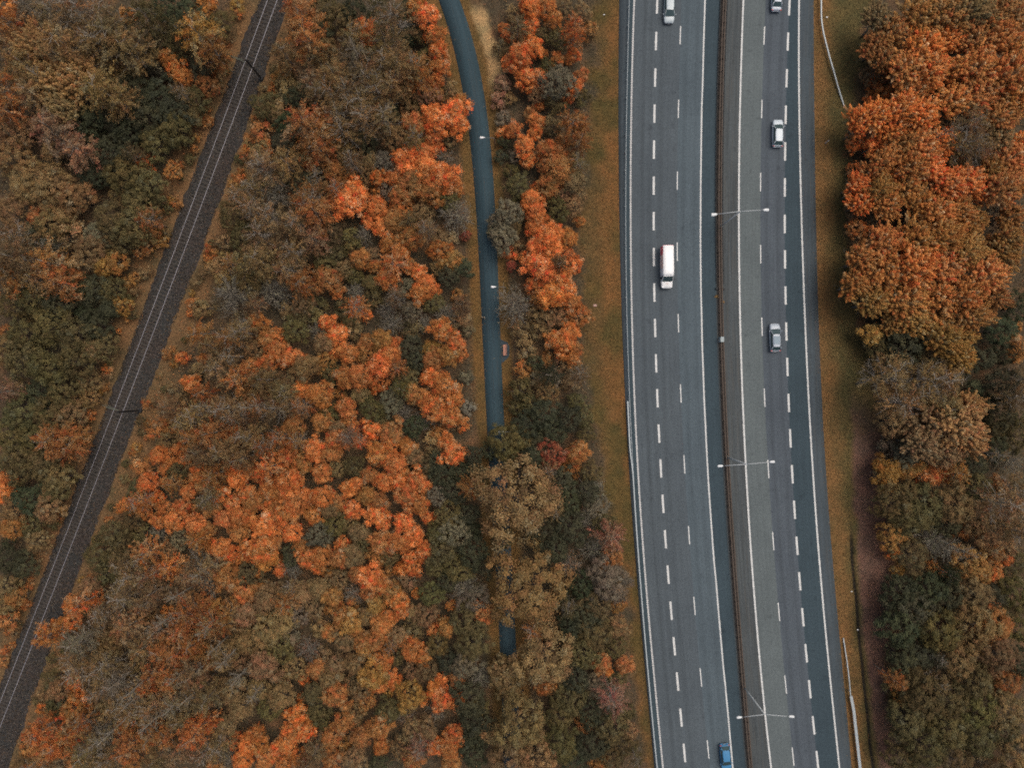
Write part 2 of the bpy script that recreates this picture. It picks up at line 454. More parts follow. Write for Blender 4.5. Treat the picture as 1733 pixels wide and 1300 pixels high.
AZ = 0.05
A_dark = asphalt('asphalt_dark_teal', (0.040, 0.063, 0.078), streak=.10)
A_sh = asphalt('asphalt_shoulder', (0.056, 0.075, 0.090), streak=.2, dirt_amt=.5)
A_l1 = asphalt('asphalt_slow_lane', (0.076, 0.096, 0.111), tracks=((1.9, .80), (4.9, .85), (3.1, .9)), streak=.10)
A_l2 = asphalt('asphalt_fast_lane', (0.080, 0.108, 0.127), tracks=((1.0, .86), (2.8, .88)), streak=.10)
A_med = asphalt('asphalt_median', (0.066, 0.079, 0.085), streak=.28, dirt_amt=.6)
A_pale = asphalt('asphalt_pale_green', (.108, .132, .138), streak=.08)
A_l3 = asphalt('asphalt_slow_lane_east', (0.076, 0.095, 0.114), tracks=((1.0, .83), (2.9, .84)), streak=.10)
A_path = asphalt('asphalt_footpath', (.031, .060, .077), streak=.16, dirt=(.075, .062, .045), dirt_amt=.35)
for nm, cl, cr, mt, sk in (
        ('hard_shoulder', c_paveL, off(c_guardL, -1), A_sh, (.12, 0)),
        ('hard_shoulder', off(c_guardL, -1), c_edgeL, A_dark, (0, 0)),
        ('traffic_lane', c_edgeL, c_thinL, A_l1, (0, 0)),
        ('traffic_lane', c_thinL, c_inL, A_l2, (0, 0)),
        ('hard_shoulder', c_inL, off(c_bar, -7), A_dark, (0, 0)),
        ('median_strip', off(c_bar, -7), c_inR, A_med, (0, 0)),
        ('traffic_lane', c_inR, c_thinR, A_pale, (0, 0)),
        ('traffic_lane', c_thinR, c_thickR, A_l3, (0, 0)),
        ('traffic_lane', c_thickR, c_edgeR, A_dark, (0, 0)),
        ('hard_shoulder', c_edgeR, c_paveR, A_sh, (0, .12))):
    o = strip(nm, cl, cr, AZ, mt, skirt=sk)
    tag(o, kind='structure')
    if mt is A_l1: LANE_W = o
    if mt is A_l3: LANE_E = o
    if mt is A_med: MEDIAN = o
    if mt is A_l2: LANE_W2 = o
    if mt is A_pale: LANE_P = o
    if mt is A_dark and nm == 'traffic_lane': LANE_D = o
soil = strip('soil_strip', off(c_bar, -4.5), off(c_bar, 4.5), AZ + .006, plain('median_soil', (.045, .038, .032), .95, 0, .4, 2.0), parent=MEDIAN)
# tar patch on the east shoulder
tp = strip('tar_patch', off(c_paveR, -7), off(c_paveR, -1.5), AZ + .006, plain('fresh_tar', (.045, .055, .062), .8, 0, .2, 3), 545, 632, parent=LANE_E)

# painted dashes: one object each, sharing two meshes
def dash_mesh(name, w, l):
    m = bpy.data.meshes.new(name)
    bm = bmesh.new()
    n = 6; r = random.Random(3)
    L = [bm.verts.new((-w / 2 * (1 + r.uniform(-.06, .06)), -l / 2 + l * i / n, 0)) for i in range(n + 1)]
    R = [bm.verts.new((w / 2 * (1 + r.uniform(-.06, .06)), -l / 2 + l * i / n, 0)) for i in range(n + 1)]
    for i in range(n): bm.faces.new((L[i], R[i], R[i + 1], L[i + 1]))
    bm.to_mesh(m); bm.free(); m.materials.append(M['paint']); return m
thick_m, thin_m = dash_mesh('wide_dash', .34, 3.05), dash_mesh('narrow_dash', .18, 3.05)
def dashes(cf, lst, me_, parent, period):
    ys = [p[0] for p in lst]
    ys = list(ys)
    a, b = ys[0], ys[-1]
    for k in range(1, 6):
        if a - k * period > Y0: ys.insert(0, a - k * period)
        if b + k * period < Y1: ys.append(b + k * period)
    for y in ys:
        o = bpy.data.objects.new('lane_dash', me_); COL.objects.link(o); o.parent = parent
        x = float(cf(y)); dx = float(cf(y + 8) - cf(y - 8)) / 16
        o.location = (*P(x, y)[:2], AZ + .005); o.rotation_euler = (0, 0, math.atan(dx))
dashes(c_thickL, thickL, thick_m, LANE_W, 60.6)
dashes(c_thinL, thinL, thin_m, LANE_W2, 121)
dashes(c_thinR, thinR, thin_m, LANE_P, 121)
dashes(c_thickR, thickR, thick_m, LANE_D, 61)

# profiled edge lines: a worn base stripe with raised ribs across it
def edge_line(cf, w, pitch, rib, parent, base_mat, wob=0.0):
    strip('edge_line', off(cf, -w * .5 * S * .72), off(cf, w * .5 * S * .72), AZ + .004, base_mat, parent=parent, step=8)
    ys = np.arange(Y0, Y1, pitch * S)
    r = np.random.default_rng(5)
    x = cf(ys) + (vnoise(ys, ys * 0, 45, 8) - .5) * wob * S; ww = w * S * .5 * (1 + r.uniform(-.07, .07, len(ys)))
    hh = rib * S * .5
    v = []
    for dx, dy in ((-1, 1), (1, 1), (1, -1), (-1, -1)):
        v.append(np.stack([(x + dx * ww - CX) / S, -(ys + dy * hh - CY) / S, np.full_like(ys, AZ + .009)], -1))
    v = np.stack(v, 1).reshape(-1, 3)
    me = mesh_np('line_ribs', v, np.arange(len(v)).reshape(-1, 4))
    o = link('line_ribs', me, parent, M['paint']); o['kind'] = 'stuff'
edge_line(c_edgeL, .30, .29, .13, LANE_W, M['paint_worn'])
edge_line(c_inL, .26, .29, .20, LANE_W2, M['paint'], .10)
edge_line(c_inR, .30, .29, .20, LANE_P, M['paint'])
edge_line(c_edgeR, .28, .29, .22, LANE_D, M['paint'])

# footpath with the bay for the bench
path = strip('footpath', c_pathL, c_pathR, .04, A_path, skirt=(.1, .1))
tag(path, kind='structure')
bay = MB()
bayp = [P(847.6, 574.5), P(853, 577.5), P(858.8, 579.5), P(862, 586), P(862, 602), P(858, 607.5), P(852, 612.5), P(849.2, 615)]
bay.add([(p.x, p.y, .036) for p in bayp] + [(p.x, p.y, -.06) for p in bayp], [tuple(range(8))[::-1]] + [(i, (i + 1) % 8, (i + 1) % 8 + 8, i + 8) for i in range(8)])
bo = bay.build('bench_bay', plain('bay_asphalt', (0.031, 0.051, 0.065), .9, 0, .2, 4), path)

# ------------------------------------------------------------------ railway
def perp(cf, y):                                 # world tangent (pointing up the picture) of a pixel curve
    d = Vector((-(float(cf(y + 10)) - float(cf(y - 10))) , 20, 0)); return d.normalized()

def ballast():
    ys = np.arange(Y0, 1780, 3.0); n = 42
    cl, cr, cc = c_balL(ys), c_balR(ys), c_rail(ys)
    t = np.linspace(0, 1, n)
    X = cl[:, None] + (cr - cl)[:, None] * t[None]
    Yp = np.repeat(ys[:, None], n, 1)
    d = np.abs(X - cc[:, None]) / S * .93         # metres from the track axis
    z = .30 * (1 - sstep(d, 1.5, 2.6)) + .03
    jag = (vnoise(X, Yp, 7, 21) - .5) * 7 + (vnoise(X, Yp, 30, 22) - .5) * 9
    X = X + jag * (np.abs(t - .5) * 2)[None] ** 4
    edge = sstep(np.minimum(t, 1 - t)[None] + 0 * X, 0, .06)
    z = z * edge - .12 * (1 - edge) + rng.normal(0, .018, X.shape) * edge
    v = np.stack([(X - CX) / S, -(Yp - CY) / S, z], -1).reshape(-1, 3)
    a = (np.arange(len(ys) - 1)[:, None] * n + np.arange(n - 1)[None]).ravel()
    me = mesh_np('railway_ballast', v, np.stack([a, a + n, a + n + 1, a + 1], -1))
    k = NT('ballast_stone')
    geo = k.n('ShaderNodeNewGeometry').outputs['Position']
    vo = k.n('ShaderNodeTexVoronoi', Scale=9.0); k.l(geo, vo.inputs['Vector'])
    big = k.noise(geo, .22, 4, .6); g = k.noise(geo, 2.6, 5, .9)
    c = k.ramp(g, [(.30, (.020, .019, .018)), (.5, (.048, .044, .041)), (.70, (.105, .096, .088))])
    c = k.mul(c, k.ramp(big, [(.35, (1.15, .98, .92)), (.65, (.85, 1.0, 1.08))]))
    lf = k.noise(geo, 2.6, 5, .8)
    c = k.mul(c, (.15, .08, .045), 'MIX', k.ramp(lf, [(.55, (0, 0, 0)), (.68, (.65, .65, .65))]))
    c = k.mul(c, k.ramp(vo.outputs['Distance'], [(0, (1.25, 1.25, 1.25)), (.5, (.6, .6, .6))]))
    k.l(c, k.bsdf.inputs['Base Color']); k.bsdf.inputs['Roughness'].default_value = .95
    k.bump(g, .7, .08)
    o = link('railway_ballast', me, None, k.m); tag(o, kind='structure')
ballast()

track = empty('railway_track', P(float(c_rail(650)), 650))
tag(track, 'single railway track with two shiny rails running diagonally on dark ballast', 'railway track')
tinv = Matrix.Translation(-track.location)
def rel(o, par):                                 # keep world placement under a parent
    o.parent = par; o.matrix_parent_inverse = par.matrix_basis.inverted()
ys_t = np.arange(Y0, 1760, 10.0)
for sgn in (-1, 1):
    pts = []
    for y in ys_t:
        t = perp(c_rail, y); sv = Vector((t.y, -t.x, 0))
        p = P(float(c_rail(y)), y) + sv * sgn * .753
        pts.append((p.x, p.y, .36))
    # head, web and foot of a flat-bottomed rail
    r = MB().sweep(pts, [(-.075, 0), (.075, 0), (.075, .012), (.012, .03), (.012, .115), (.036, .13), (.036, .168), (-.036, .168), (-.036, .13), (-.012, .115), (-.012, .03), (-.075, .012)])
    o = r.build('rail', M['rail_side']); rel(o, track)
    hd = MB().sweep([(a, b, c + .1685) for a, b, c in pts], [(-.042, 0), (.042, 0), (.03, .014), (-.03, .014)]).build('rail_head', M['rail_top'])
    hd.parent = o
sl = MB().box((0, 0, 0), (2.5, .26, .20), taper=.94).mesh('sleeper'); sl.materials.append(M['sleeper'])
y = Y0 + 30
cnt = 0
while y < 1745 and cnt < 298:
    t = perp(c_rail, y)
    o = bpy.data.objects.new('sleeper', sl); COL.objects.link(o)
    p = P(float(c_rail(y)), y)
    o.location = (p.x + random.uniform(-.03, .03), p.y, .288 + random.uniform(-.02, .012))
    o.rotation_euler = (0, 0, math.atan2(t.y, t.x) - math.pi / 2 + random.uniform(-.02, .02))
    rel(o, track)
    y += .62 * S * abs(t.y); cnt += 1

def catenary_mast(bx, by, h, label):
    b = P(bx, by); t = perp(c_rail, by); sv = Vector((t.y, -t.x, 0))     # sv points to the right of the track
    e = empty('catenary_mast', b, math.atan2(sv.y, sv.x))
    MB().box((0, 0, .2), (.7, .7, .5), taper=.8).build('foundation', M['dark_steel'], e)
    MB().box((0, 0, h / 2 + .2), (.20, .05, h)).box((.1, 0, h / 2 + .2), (.03, .24, h)).box((-.1, 0, h / 2 + .2), (.03, .24, h)).build('mast', M['dark_steel'], e)
    MB().tube([(0, 0, h - .2), (-3.0, 0, h - .7)], [.05, .04]).tube([(0, 0, h - 1.6), (-2.4, 0, h - .62)], [.05, .04]).tube([(-.9, 0, h - 1.25), (-3.1, .1, h - 1.5)], [.035, .03]).build('cantilever_arm', plain('weathered_green_steel', (.10, .115, .085), .7, 0, .2, 5), e)
    MB().tube([(-.25, 0, h - .24), (-.6, 0, h - .3)], [.10, .10], 8).tube([(-.25, 0, h - 1.5), (-.55, 0, h - 1.37)], [.10, .10], 8).build('insulator', M['rail_side'], e)
    tag(e, label, 'mast', 'overhead line masts along the railway')
catenary_mast(443, 133, 7.2, 'railway mast beside the track, the one nearer the top of the photo')
catenary_mast(238, 695, 7.2, 'railway mast beside the track, the lower of the two in the photo')

# ------------------------------------------------------------------ crash barriers
W_PROF = [(-.02, .42), (.05, .46), (.05, .50), (-.01, .56), (.05, .62), (.05, .66), (-.02, .70), (-.05, .70), (-.03, .63), (-.07, .56), (-.03, .49), (-.05, .42)]
def barrier(name, label, cf, y0, y1, kind, group=None, pitch=2.0, side=1, dip=(0, 0), wide=1.0, extra=None):
    mid = (y0 + y1) / 2
    e = empty(name, P(float(cf(mid)), mid))
    tag(e, label, 'barrier', group)
    ys = np.arange(y0, y1 + .1, min(12.0, (y1 - y0) / 8))
    L = (y1 - y0) / S
    def hz(y):                                    # the beam sinks to the ground at a terminal
        d = 0
        if dip[0]: d = max(d, dip[0] * max(0, 1 - (y - y0) / 70))
        if dip[1]: d = max(d, dip[1] * max(0, 1 - (y1 - y) / 70))
        return -d
    pts = [P(float(cf(y)), y) + Vector((0, 0, AZ + hz(y))) for y in ys]
    if kind == 'pipe':
        mb = MB().tube([p + Vector((0, 0, .66)) for p in pts], [.055] * len(pts), 8).tube([p + Vector((0, 0, .42)) for p in pts], [.04] * len(pts), 6)
        o = mb.build('rail_pipe', M['galv']); rel(o, e)
    else:
        pr = [(a * wide * side, b) for a, b in W_PROF]
        if side < 0: pr = pr[::-1]
        o = MB().sweep(pts, pr).build('beam', extra or M['galv']); rel(o, e)
        cap = MB().sweep([p + Vector((0, 0, .703)) for p in pts], [(-.10 * wide, 0), (.10 * wide, 0), (.09 * wide, .03), (-.09 * wide, .03)]).build('top_rail', extra or M['galv']); rel(cap, e)
    pm = MB().box((0, 0, .33), (.10, .05, .70)).box((0, -.03, .33), (.04, .06, .70)).mesh('post'); pm.materials.append(M['galv'] if extra is None else extra)
    y = y0 + 6
    while y < y1 - 4:
        p = P(float(cf(y)), y)
        o = bpy.data.objects.new('post', pm); COL.objects.link(o)
        o.location = (p.x - .12 * side, p.y, AZ - .02 + hz(y)); rel(o, e)
        y += pitch * S
    return e
gp = 'steel crash barriers beside the motorway'
barrier('crash_barrier', 'thin grey pipe barrier along the wooded side of the motorway, upper stretch', off(c_guardL, 0), Y0, 792, 'pipe', gp, pitch=3.0)
c_w = lambda y: np.where(np.asarray(y) < 760, c_guardL(y) - 3.4 , np.where(np.asarray(y) > 800, c_guardL(y) - .6, c_guardL(y) - 3.4 + 2.8 * (np.asarray(y) - 760) / 40))
wb = barrier('crash_barrier', 'grey steel beam barrier along the wooded side of the motorway, lower stretch', c_w, 679, Y1, 'beam', gp, side=-1)
for y in range(681, 780, 20):                     # spacers tying beam and pipe together where they overlap
    a = P(float(c_w(y)), y); b = P(float(c_guardL(y)), y)
    o = MB().tube([a + Vector((0, 0, .68)), b + Vector((0, 0, .68))], [.035, .035]).build('spacer', M['galv']); rel(o, wb)
gr = [(Y0, 1387), (-60, 1387), (0, 1387), (20, 1386.8), (40, 1387.5), (60, 1391), (105, 1402.5), (140, 1413.5), (170, 1424), (190, 1431.5)]
c_gr = lambda y: np.interp(y, [p[0] for p in gr], [p[1] for p in gr])
barrier('crash_barrier', 'grey steel barrier flaring away across the grass verge to a buried end', c_gr, Y0, 190, 'beam', gp, side=1, dip=(0, .62), pitch=4.0)
g2 = [(1080, 1426.5), (1120, 1431.5), (1178, 1436.5)]
c_g2 = lambda y: np.interp(y, [p[0] for p in g2], [p[1] for p in g2])
barrier('crash_barrier', 'short ramped grey barrier end beside the east shoulder', c_g2, 1080, 1178, 'beam', gp, side=1, dip=(.55, 0), pitch=4.0, wide=.8)
c_g3 = lambda y: np.interp(y, [1176, 1200, 1300, Y1], [1437, 1441.5, 1452.5, 1504])
barrier('crash_barrier', 'wide double grey barrier beside the east shoulder at the bottom of the photo', c_g3, 1176, Y1, 'beam', gp, side=1, pitch=2.0, wide=2.4)

mb = empty('median_barrier', P(float(c_bar(650)), 650))
tag(mb, 'long rusty brown double beam barrier between the two carriageways', 'barrier')
for s in (-1, 1):
    ys = np.arange(Y0, Y1, 14.0)
    pts = [P(float(c_bar(y)) + s * 2.1, y) + Vector((0, 0, AZ)) for y in ys]
    pr = [(a * s, b) for a, b in W_PROF]
    if s < 0: pr = pr[::-1]
    o = MB().sweep(pts, pr).build('beam', M['rust']); rel(o, mb)
    o = MB().sweep([p + Vector((0, 0, .70)) for p in pts], [(-.09, 0), (.09, 0), (.07, .035), (-.07, .035)]).build('top_rail', M['rust']); rel(o, mb)
pm = MB().box((0, 0, .33), (.36, .09, .66)).mesh('post'); pm.materials.append(M['rust'])
y = Y0 + 10
while y < Y1 - 10:
    p = P(float(c_bar(y)), y); o = bpy.data.objects.new('post', pm); COL.objects.link(o)
    o.location = (p.x, p.y, AZ); rel(o, mb); y += 20.4
for s in (-1, 1):
    e = empty('low_guard_rail', P(float(c_bar(200)) + s * 6, 200))
    tag(e, 'thin dark low rail edging the rusty median barrier on its %s side' % ('wooded west' if s < 0 else 'eastbound lamp'), 'barrier', 'dark low rails beside the median barrier')
    ys = np.arange(Y0, 488, 12.0)
    pts = [P(float(c_bar(y)) + s * 5.9, y) + Vector((0, 0, AZ + .28)) for y in ys]
    o = MB().tube(pts, [.055] * len(pts), 6).build('rail_pipe', M['dark_steel']); rel(o, e)
    q = P(float(c_bar(489)) + s * 5.9, 489)
    o = MB().box((q.x, q.y, AZ + .2), (.34, .34, .4), taper=.8).build('end_block', M['dark_steel']); rel(o, e)
    pm = MB().box((0, 0, .13), (.07, .07, .28)).mesh('post'); pm.materials.append(M['dark_steel'])
    for yy in np.arange(Y0 + 8, 480, 30):
        p = P(float(c_bar(yy)) + s * 5.9, yy); o = bpy.data.objects.new('post', pm); COL.objects.link(o)
        o.location = (p.x, p.y, AZ); rel(o, e)
cb = empty('cabinet', P(1219.3, 575, .05)); tag(cb, 'small pale grey metal cabinet standing on the median barrier line', 'cabinet')
MB().box((0, 0, .12), (.62, .92, .24)).build('plinth', M['concrete'], cb)
MB().box((0, 0, .66), (.52, .80, .84)).build('housing', plain('cabinet_paint', (.26, .31, .32), .5, 0, .08, 5), cb, bevel=.02)
MB().box((0, 0, 1.105), (.58, .86, .05)).build('lid', plain('cabinet_lid', (.28, .34, .35), .5, 0, .08, 5), cb, bevel=.01)

# ------------------------------------------------------------------ lamps
def median_lamp(bx, by, tipL, tipR, label, oval):
    b = P(bx, by, AZ); hz = 10.4
    e = empty('street_lamp', b); tag(e, label, 'street lamp', 'double arm lamps along the median')
    MB().box((0, 0, .1), (.5, .5, .2), taper=.8).build('base_plate', M['galv'], e)
    MB().tube([(0, 0, 0), (0, 0, 3), (0, 0, hz)], [.14, .12, .085], 10).build('pole', plain('pole_steel', (.50, .55, .56), .6, 0, .12, 3), e, True)
    for tip in (tipL, tipR):
        t = P(*tip, hz + .35) - b
        d = t.copy(); d.z = 0; n = d.normalized()
        MB().tube([(0, 0, hz - .1), (n.x * .4, n.y * .4, hz + .12), (t.x - n.x * .7, t.y - n.y * .7, hz + .33)], [.075, .065, .055], 8).build('arm', plain('arm_steel', (.38, .42, .44), .5, .1), e, True)
        ang = math.atan2(n.y, n.x)
        R = Matrix.Rotation(ang, 3, 'Z')
        hb = MB(); secs = [(-.42, .07), (-.35, .15), (-.1, .21), (.2, .22), (.36, .17), (.42, .07)] if oval else [(-.5, .07), (-.36, .12), (-.25, .22), (.1, .26), (.38, .27), (.42, .2)]
        vs, fs = [], []
        prof = [(-1, 0), (-.8, .7), (-.3, 1), (.3, 1), (.8, .7), (1, 0), (.7, -.35), (-.7, -.35)]
        for u, w in secs:
            for a, c in prof: vs.append(R @ Vector((u, a * w, c * .14)) + Vector((t.x, t.y, hz + .32)))
        m = len(prof)
        for i in range(len(secs) - 1):
            for k in range(m): fs.append((i * m + k, i * m + (k + 1) % m, (i + 1) * m + (k + 1) % m, (i + 1) * m + k))
        fs += [tuple(range(m))[::-1], tuple((len(secs) - 1) * m + k for k in range(m))]
        hb.add(vs, fs); hd = hb.build('lamp_head', M['lamp_head'], e, True)
        lens = MB().box((t.x, t.y, hz + .255), (.5, .3, .02), R).build('lens', plain('lamp_lens', (.5, .52, .5), .2), e); lens.parent = hd
median_lamp(1221, 382, (1208.5, 363), (1296, 355.3), 'double arm street lamp on the median level with the white van', False)
median_lamp(1231, 774.5, (1218.8, 789), (1306.5, 782), 'double arm street lamp on the median below the car with the glass roof', True)
median_lamp(1258.5, 1163, (1251, 1214.8), (1339.5, 1213.4), 'double arm street lamp on the median near the blue car', True)

def path_lamp(hx, hy, label):
    z = 5.2; head = P(hx, hy, z); b = P(hx, hy, z) + Vector((1.9, 0, -z))
    bx, by = G(b.x, b.y)
    e = empty('footpath_lamp', (b.x, b.y, 0)); tag(e, label, 'street lamp', 'lamps along the footpath')
    t = head - Vector((b.x, b.y, 0))
    MB().tube([(0, 0, -.1), (0, 0, 4.6), (-.15, 0, 4.95), (-.6, 0, 5.15), (t.x + .3, t.y, z + .02)], [.07, .05, .04, .035, .03], 8).build('pole', plain('path_pole', (.14, .15, .15), .6, 0, .15, 3), e, True)
    vs, fs = [], []
    secs = [(.42, .04), (.2, .09), (.08, .17), (-.2, .21), (-.36, .19), (-.42, .10)]
    for u, w in secs:
        for a, c in ((-1, 0), (-.6, .8), (.6, .8), (1, 0), (.7, -.4), (-.7, -.4)): vs.append((t.x + u, t.y + a * w, z + c * .1))
    for i in range(len(secs) - 1):
        for k in range(6): fs.append((i * 6 + k, (i + 1) * 6 + k, (i + 1) * 6 + (k + 1) % 6, i * 6 + (k + 1) % 6))
    fs += [tuple(range(6)), tuple(30 + k for k in range(6))[::-1]]
    MB().add(vs, fs).build('lamp_head', M['white'], e, True)
path_lamp(816.5, 232.5, 'white headed lamp over the footpath at its upper bend')
path_lamp(835.5, 485.5, 'white headed lamp over the footpath just above the bare bush')
path_lamp(848, 731, 'white headed lamp over the footpath below the bench')

# ------------------------------------------------------------------ bench, markers and litter
bn = empty('park_bench', P(854.3, 592.5, .04)); tag(bn, 'pink brown wooden bench in a paved bay beside the footpath', 'bench')
for k in range(4):
    MB().box((-.21 + k * .135, 0, .45), (.115, 1.8, .045)).build('slat', M['bench_wood'], bn, bevel=.008)
for s in (-1, 1):
    MB().box((0, s * .7, .21), (.45, .08, .42)).build('leg', M['dark_steel'], bn)
bk = MB().box((.31, 0, .70), (.05, 1.8, .12)).build('back_rail', M['bench_wood'], bn)
for s in (-1, 1):
    MB().box((.29, s * .7, .58), (.05, .06, .34)).build('back_post', M['dark_steel'], bn)
mk = empty('marker_post', P(1396.5, 242)); tag(mk, 'slim white marker post standing in the east grass verge', 'post')
MB().box((0, 0, .7), (.14, .09, 1.5), taper=.9).build('post', M['white'], mk, bevel=.015)
MB().box((0, -.05, 1.15), (.145, .02, .2)).build('reflector_band', M['dark_steel'], mk)
for i, (x, y, s, lb) in enumerate(((1399.3, 28.5, .26, 'white scrap lying in the grass beside the flaring barrier'),
                                   (1453.2, 1068, .34, 'white scrap lying at the head of the roadside ditch'),
                                   (1441.2, 1001.5, .2, 'tiny white scrap in the verge near the heather strip'),
                                   (1006.5, 517, .55, 'pinkish flat stone lying in the west motorway verge'),
                                   (1022.5, 24.5, .22, 'tiny white scrap high up in the west motorway verge'))):
    m = MB(); r = random.Random(i); n = 7
    ring = [(math.cos(2 * math.pi * k / n) * s * r.uniform(.6, 1), math.sin(2 * math.pi * k / n) * s * .6 * r.uniform(.6, 1), 0) for k in range(n)]
    m.add(ring + [(a * .8, b * .8, s * .25) for a, b, c in ring], [tuple(n + k for k in range(n))] + [(k, (k + 1) % n, n + (k + 1) % n, n + k) for k in range(n)])
    o = m.build('litter_scrap' if 'scrap' in lb else 'stone', M['white'] if 'scrap' in lb else plain('pink_stone', (.42, .27, .22), .9), None)
    q = P(x, y); o.location = (q.x, q.y, float(ground_z(np.array([x]), np.array([y]))[0]) + .04); tag(o, lb, 'litter' if 'scrap' in lb else 'stone')

# ------------------------------------------------------------------ person walking on the footpath
def person(px, py, heading):
    """one skinned body; jacket, trousers, shoes and hair by height"""
    e = empty('person', P(px, py, .04), heading)
    tag(e, 'person in beige jacket and dark trousers walking down the footpath', 'person')
    J, E, R = [], [], []
    def v(p, r):
        J.append(p); R.append(r); return len(J) - 1
    def chain(a, pts):
        for p, r in pts:
            b = v(p, r); E.append((a, b)); a = b
        return a
    pel = v((0, 0, .95), (.15, .11))
    neck = chain(pel, [((0, .01, 1.12), (.15, .11)), ((0, .02, 1.32), (.18, .12)), ((0, .02, 1.45), (.10, .09)), ((0, .03, 1.52), (.055, .06))])
    chain(neck, [((0, .045, 1.60), (.075, .09)), ((0, .05, 1.68), (.08, .10)), ((0, .045, 1.74), (.055, .07))])
    for s in (-1, 1):
        sw = .24 * s
        sh = chain(2, [((s * .21, .01, 1.40), (.075, .075))])
        hand = chain(sh, [((s * .25, -sw * .5, 1.12), (.05, .05)), ((s * .25, -sw + .06, .90), (.036, .038)), ((s * .25, -sw + .10, .83), (.04, .02))])
        for k, (dx, l) in enumerate(((-.03, .07), (-.01, .085), (.01, .08), (.03, .065))):
            chain(hand, [((s * .25 + dx, -sw + .12, .79), (.010, .010)), ((s * .25 + dx, -sw + .135, .79 - l * .7), (.008, .008))])
        chain(hand, [((s * .25 - s * .045, -sw + .13, .82), (.011, .011)), ((s * .25 - s * .05, -sw + .15, .78), (.009, .009))])
        hip = chain(pel, [((s * .10, 0, .88), (.095, .10))])
        st = .30 * s
        chain(hip, [((s * .10, st * .45 + .05, .50), (.065, .07)), ((s * .10, st * .8 - (.06 if s < 0 else 0), .12), (.045, .05)), ((s * .10, st * .8 + .02, .045), (.045, .045)), ((s * .10, st * .8 + .17, .035), (.042, .03))])
    me = bpy.data.meshes.new('body'); me.from_pydata(J, E, []); me.update()
    o = bpy.data.objects.new('body', me); COL.objects.link(o)
    sk = o.modifiers.new('skin', 'SKIN'); sk.use_smooth_shade = True
    for i, sv in enumerate(me.skin_vertices[0].data): sv.radius = R[i]
    me.skin_vertices[0].data[pel].use_root = True
    ss = o.modifiers.new('sub', 'SUBSURF'); ss.levels = ss.render_levels = 1
    dg = bpy.context.evaluated_depsgraph_get()
    nm = bpy.data.meshes.new_from_object(o.evaluated_get(dg))
    bpy.data.objects.remove(o)
    for c in ((.42, .26, .19), (.46, .40, .30), (.02, .02, .026), (.03, .028, .028)):
        nm.materials.append(plain('person_tone', c, .8, 0, .1, 6))
    for p in nm.polygons:
        c = p.center
        arm = abs(c.x) > .19
        p.material_index = 0 if (c.z > 1.5 or (arm and c.z < .89)) else 1 if (c.z > .86) else 3 if c.z < .09 else 2
        p.use_smooth = True
    nm.name = 'body'; b = link('body', nm, e)
    hm = MB(); hs = []
    n = 10
    rings = [(1.0, 1.66), (1.02, 1.71), (.85, 1.77), (.45, 1.805)]
    vs = [(math.cos(2 * math.pi * k / n) * .09 * r, .035 + math.sin(2 * math.pi * k / n) * .11 * r, z) for r, z in rings for k in range(n)]
    fs = [(i * n + k, i * n + (k + 1) % n, (i + 1) * n + (k + 1) % n, (i + 1) * n + k) for i in range(3) for k in range(n)] + [tuple(3 * n + k for k in range(n))]
    hm.add(vs, fs).build('hair', plain('hair', (.07, .045, .03), .7), e, True)
    MB().box((0, .145, 1.64), (.022, .03, .04), taper=.6).build('nose', plain('skin', (.42, .26, .19), .7), e)
person(818.5, 538, math.pi)

# ------------------------------------------------------------------ vehicles (+Y is forward)
GLASS = plain('car_glass', (.045, .078, .084), .10, 0, .2, 2); GLASS.node_tree.nodes['Principled BSDF'].inputs['Specular IOR Level'].default_value = .5
TYRE = plain('tyre_rubber', (.018, .018, .019), .85)
RIM = plain('wheel_rim', (.4, .42, .44), .35, .6)
TRIM = plain('black_trim', (.02, .021, .023), .6)
LAMPC = plain('headlamp', (.75, .78, .8), .15)
LAMPR = plain('tail_lamp', (.35, .02, .02), .25)
PLATE = plain('number_plate', (.62, .63, .62), .5)
def paint(name, c, metal=.25):
    return plain(name, c, .42, metal * .3, .05, 2, coat=.15)
def loft(stations, prof):
    """stations: (y, halfwidth, ztop, zbottom)"""
    vs, fs = [], []; n = len(prof)
    for y, w, zt, zb in stations:
        for a, c in prof: vs.append((a * w, y, zb + (zt - zb) * c))
    for i in range(len(stations) - 1):
        for k in range(n): fs.append((i * n + k, (i + 1) * n + k, (i + 1) * n + (k + 1) % n, i * n + (k + 1) % n))
    fs += [tuple(range(n)), tuple((len(stations) - 1) * n + k for k in range(n))[::-1]]
    return vs, fs
BODY_P = [(-.90, 0), (-.99, .18), (-1, .5), (-.97, .80), (-.90, .94), (-.62, 1.0), (0, 1.03), (.62, 1.0), (.90, .94), (.97, .80), (1, .5), (.99, .18), (.90, 0)]
def wheel(e, x, y, r=.32, w=.21):
    t = MB().tube([(x - w / 2, y, r), (x - w / 2 + .03, y, r), (x + w / 2 - .03, y, r), (x + w / 2, y, r)], [r - .03, r, r, r - .03], 18).build('tyre', TYRE, e, True)
    s = 1 if x > 0 else -1
    MB().tube([(x + s * (w / 2 - .02), y, r), (x + s * (w / 2 + .012), y, r)], [r * .66, r * .6], 14).build('rim', RIM, t)
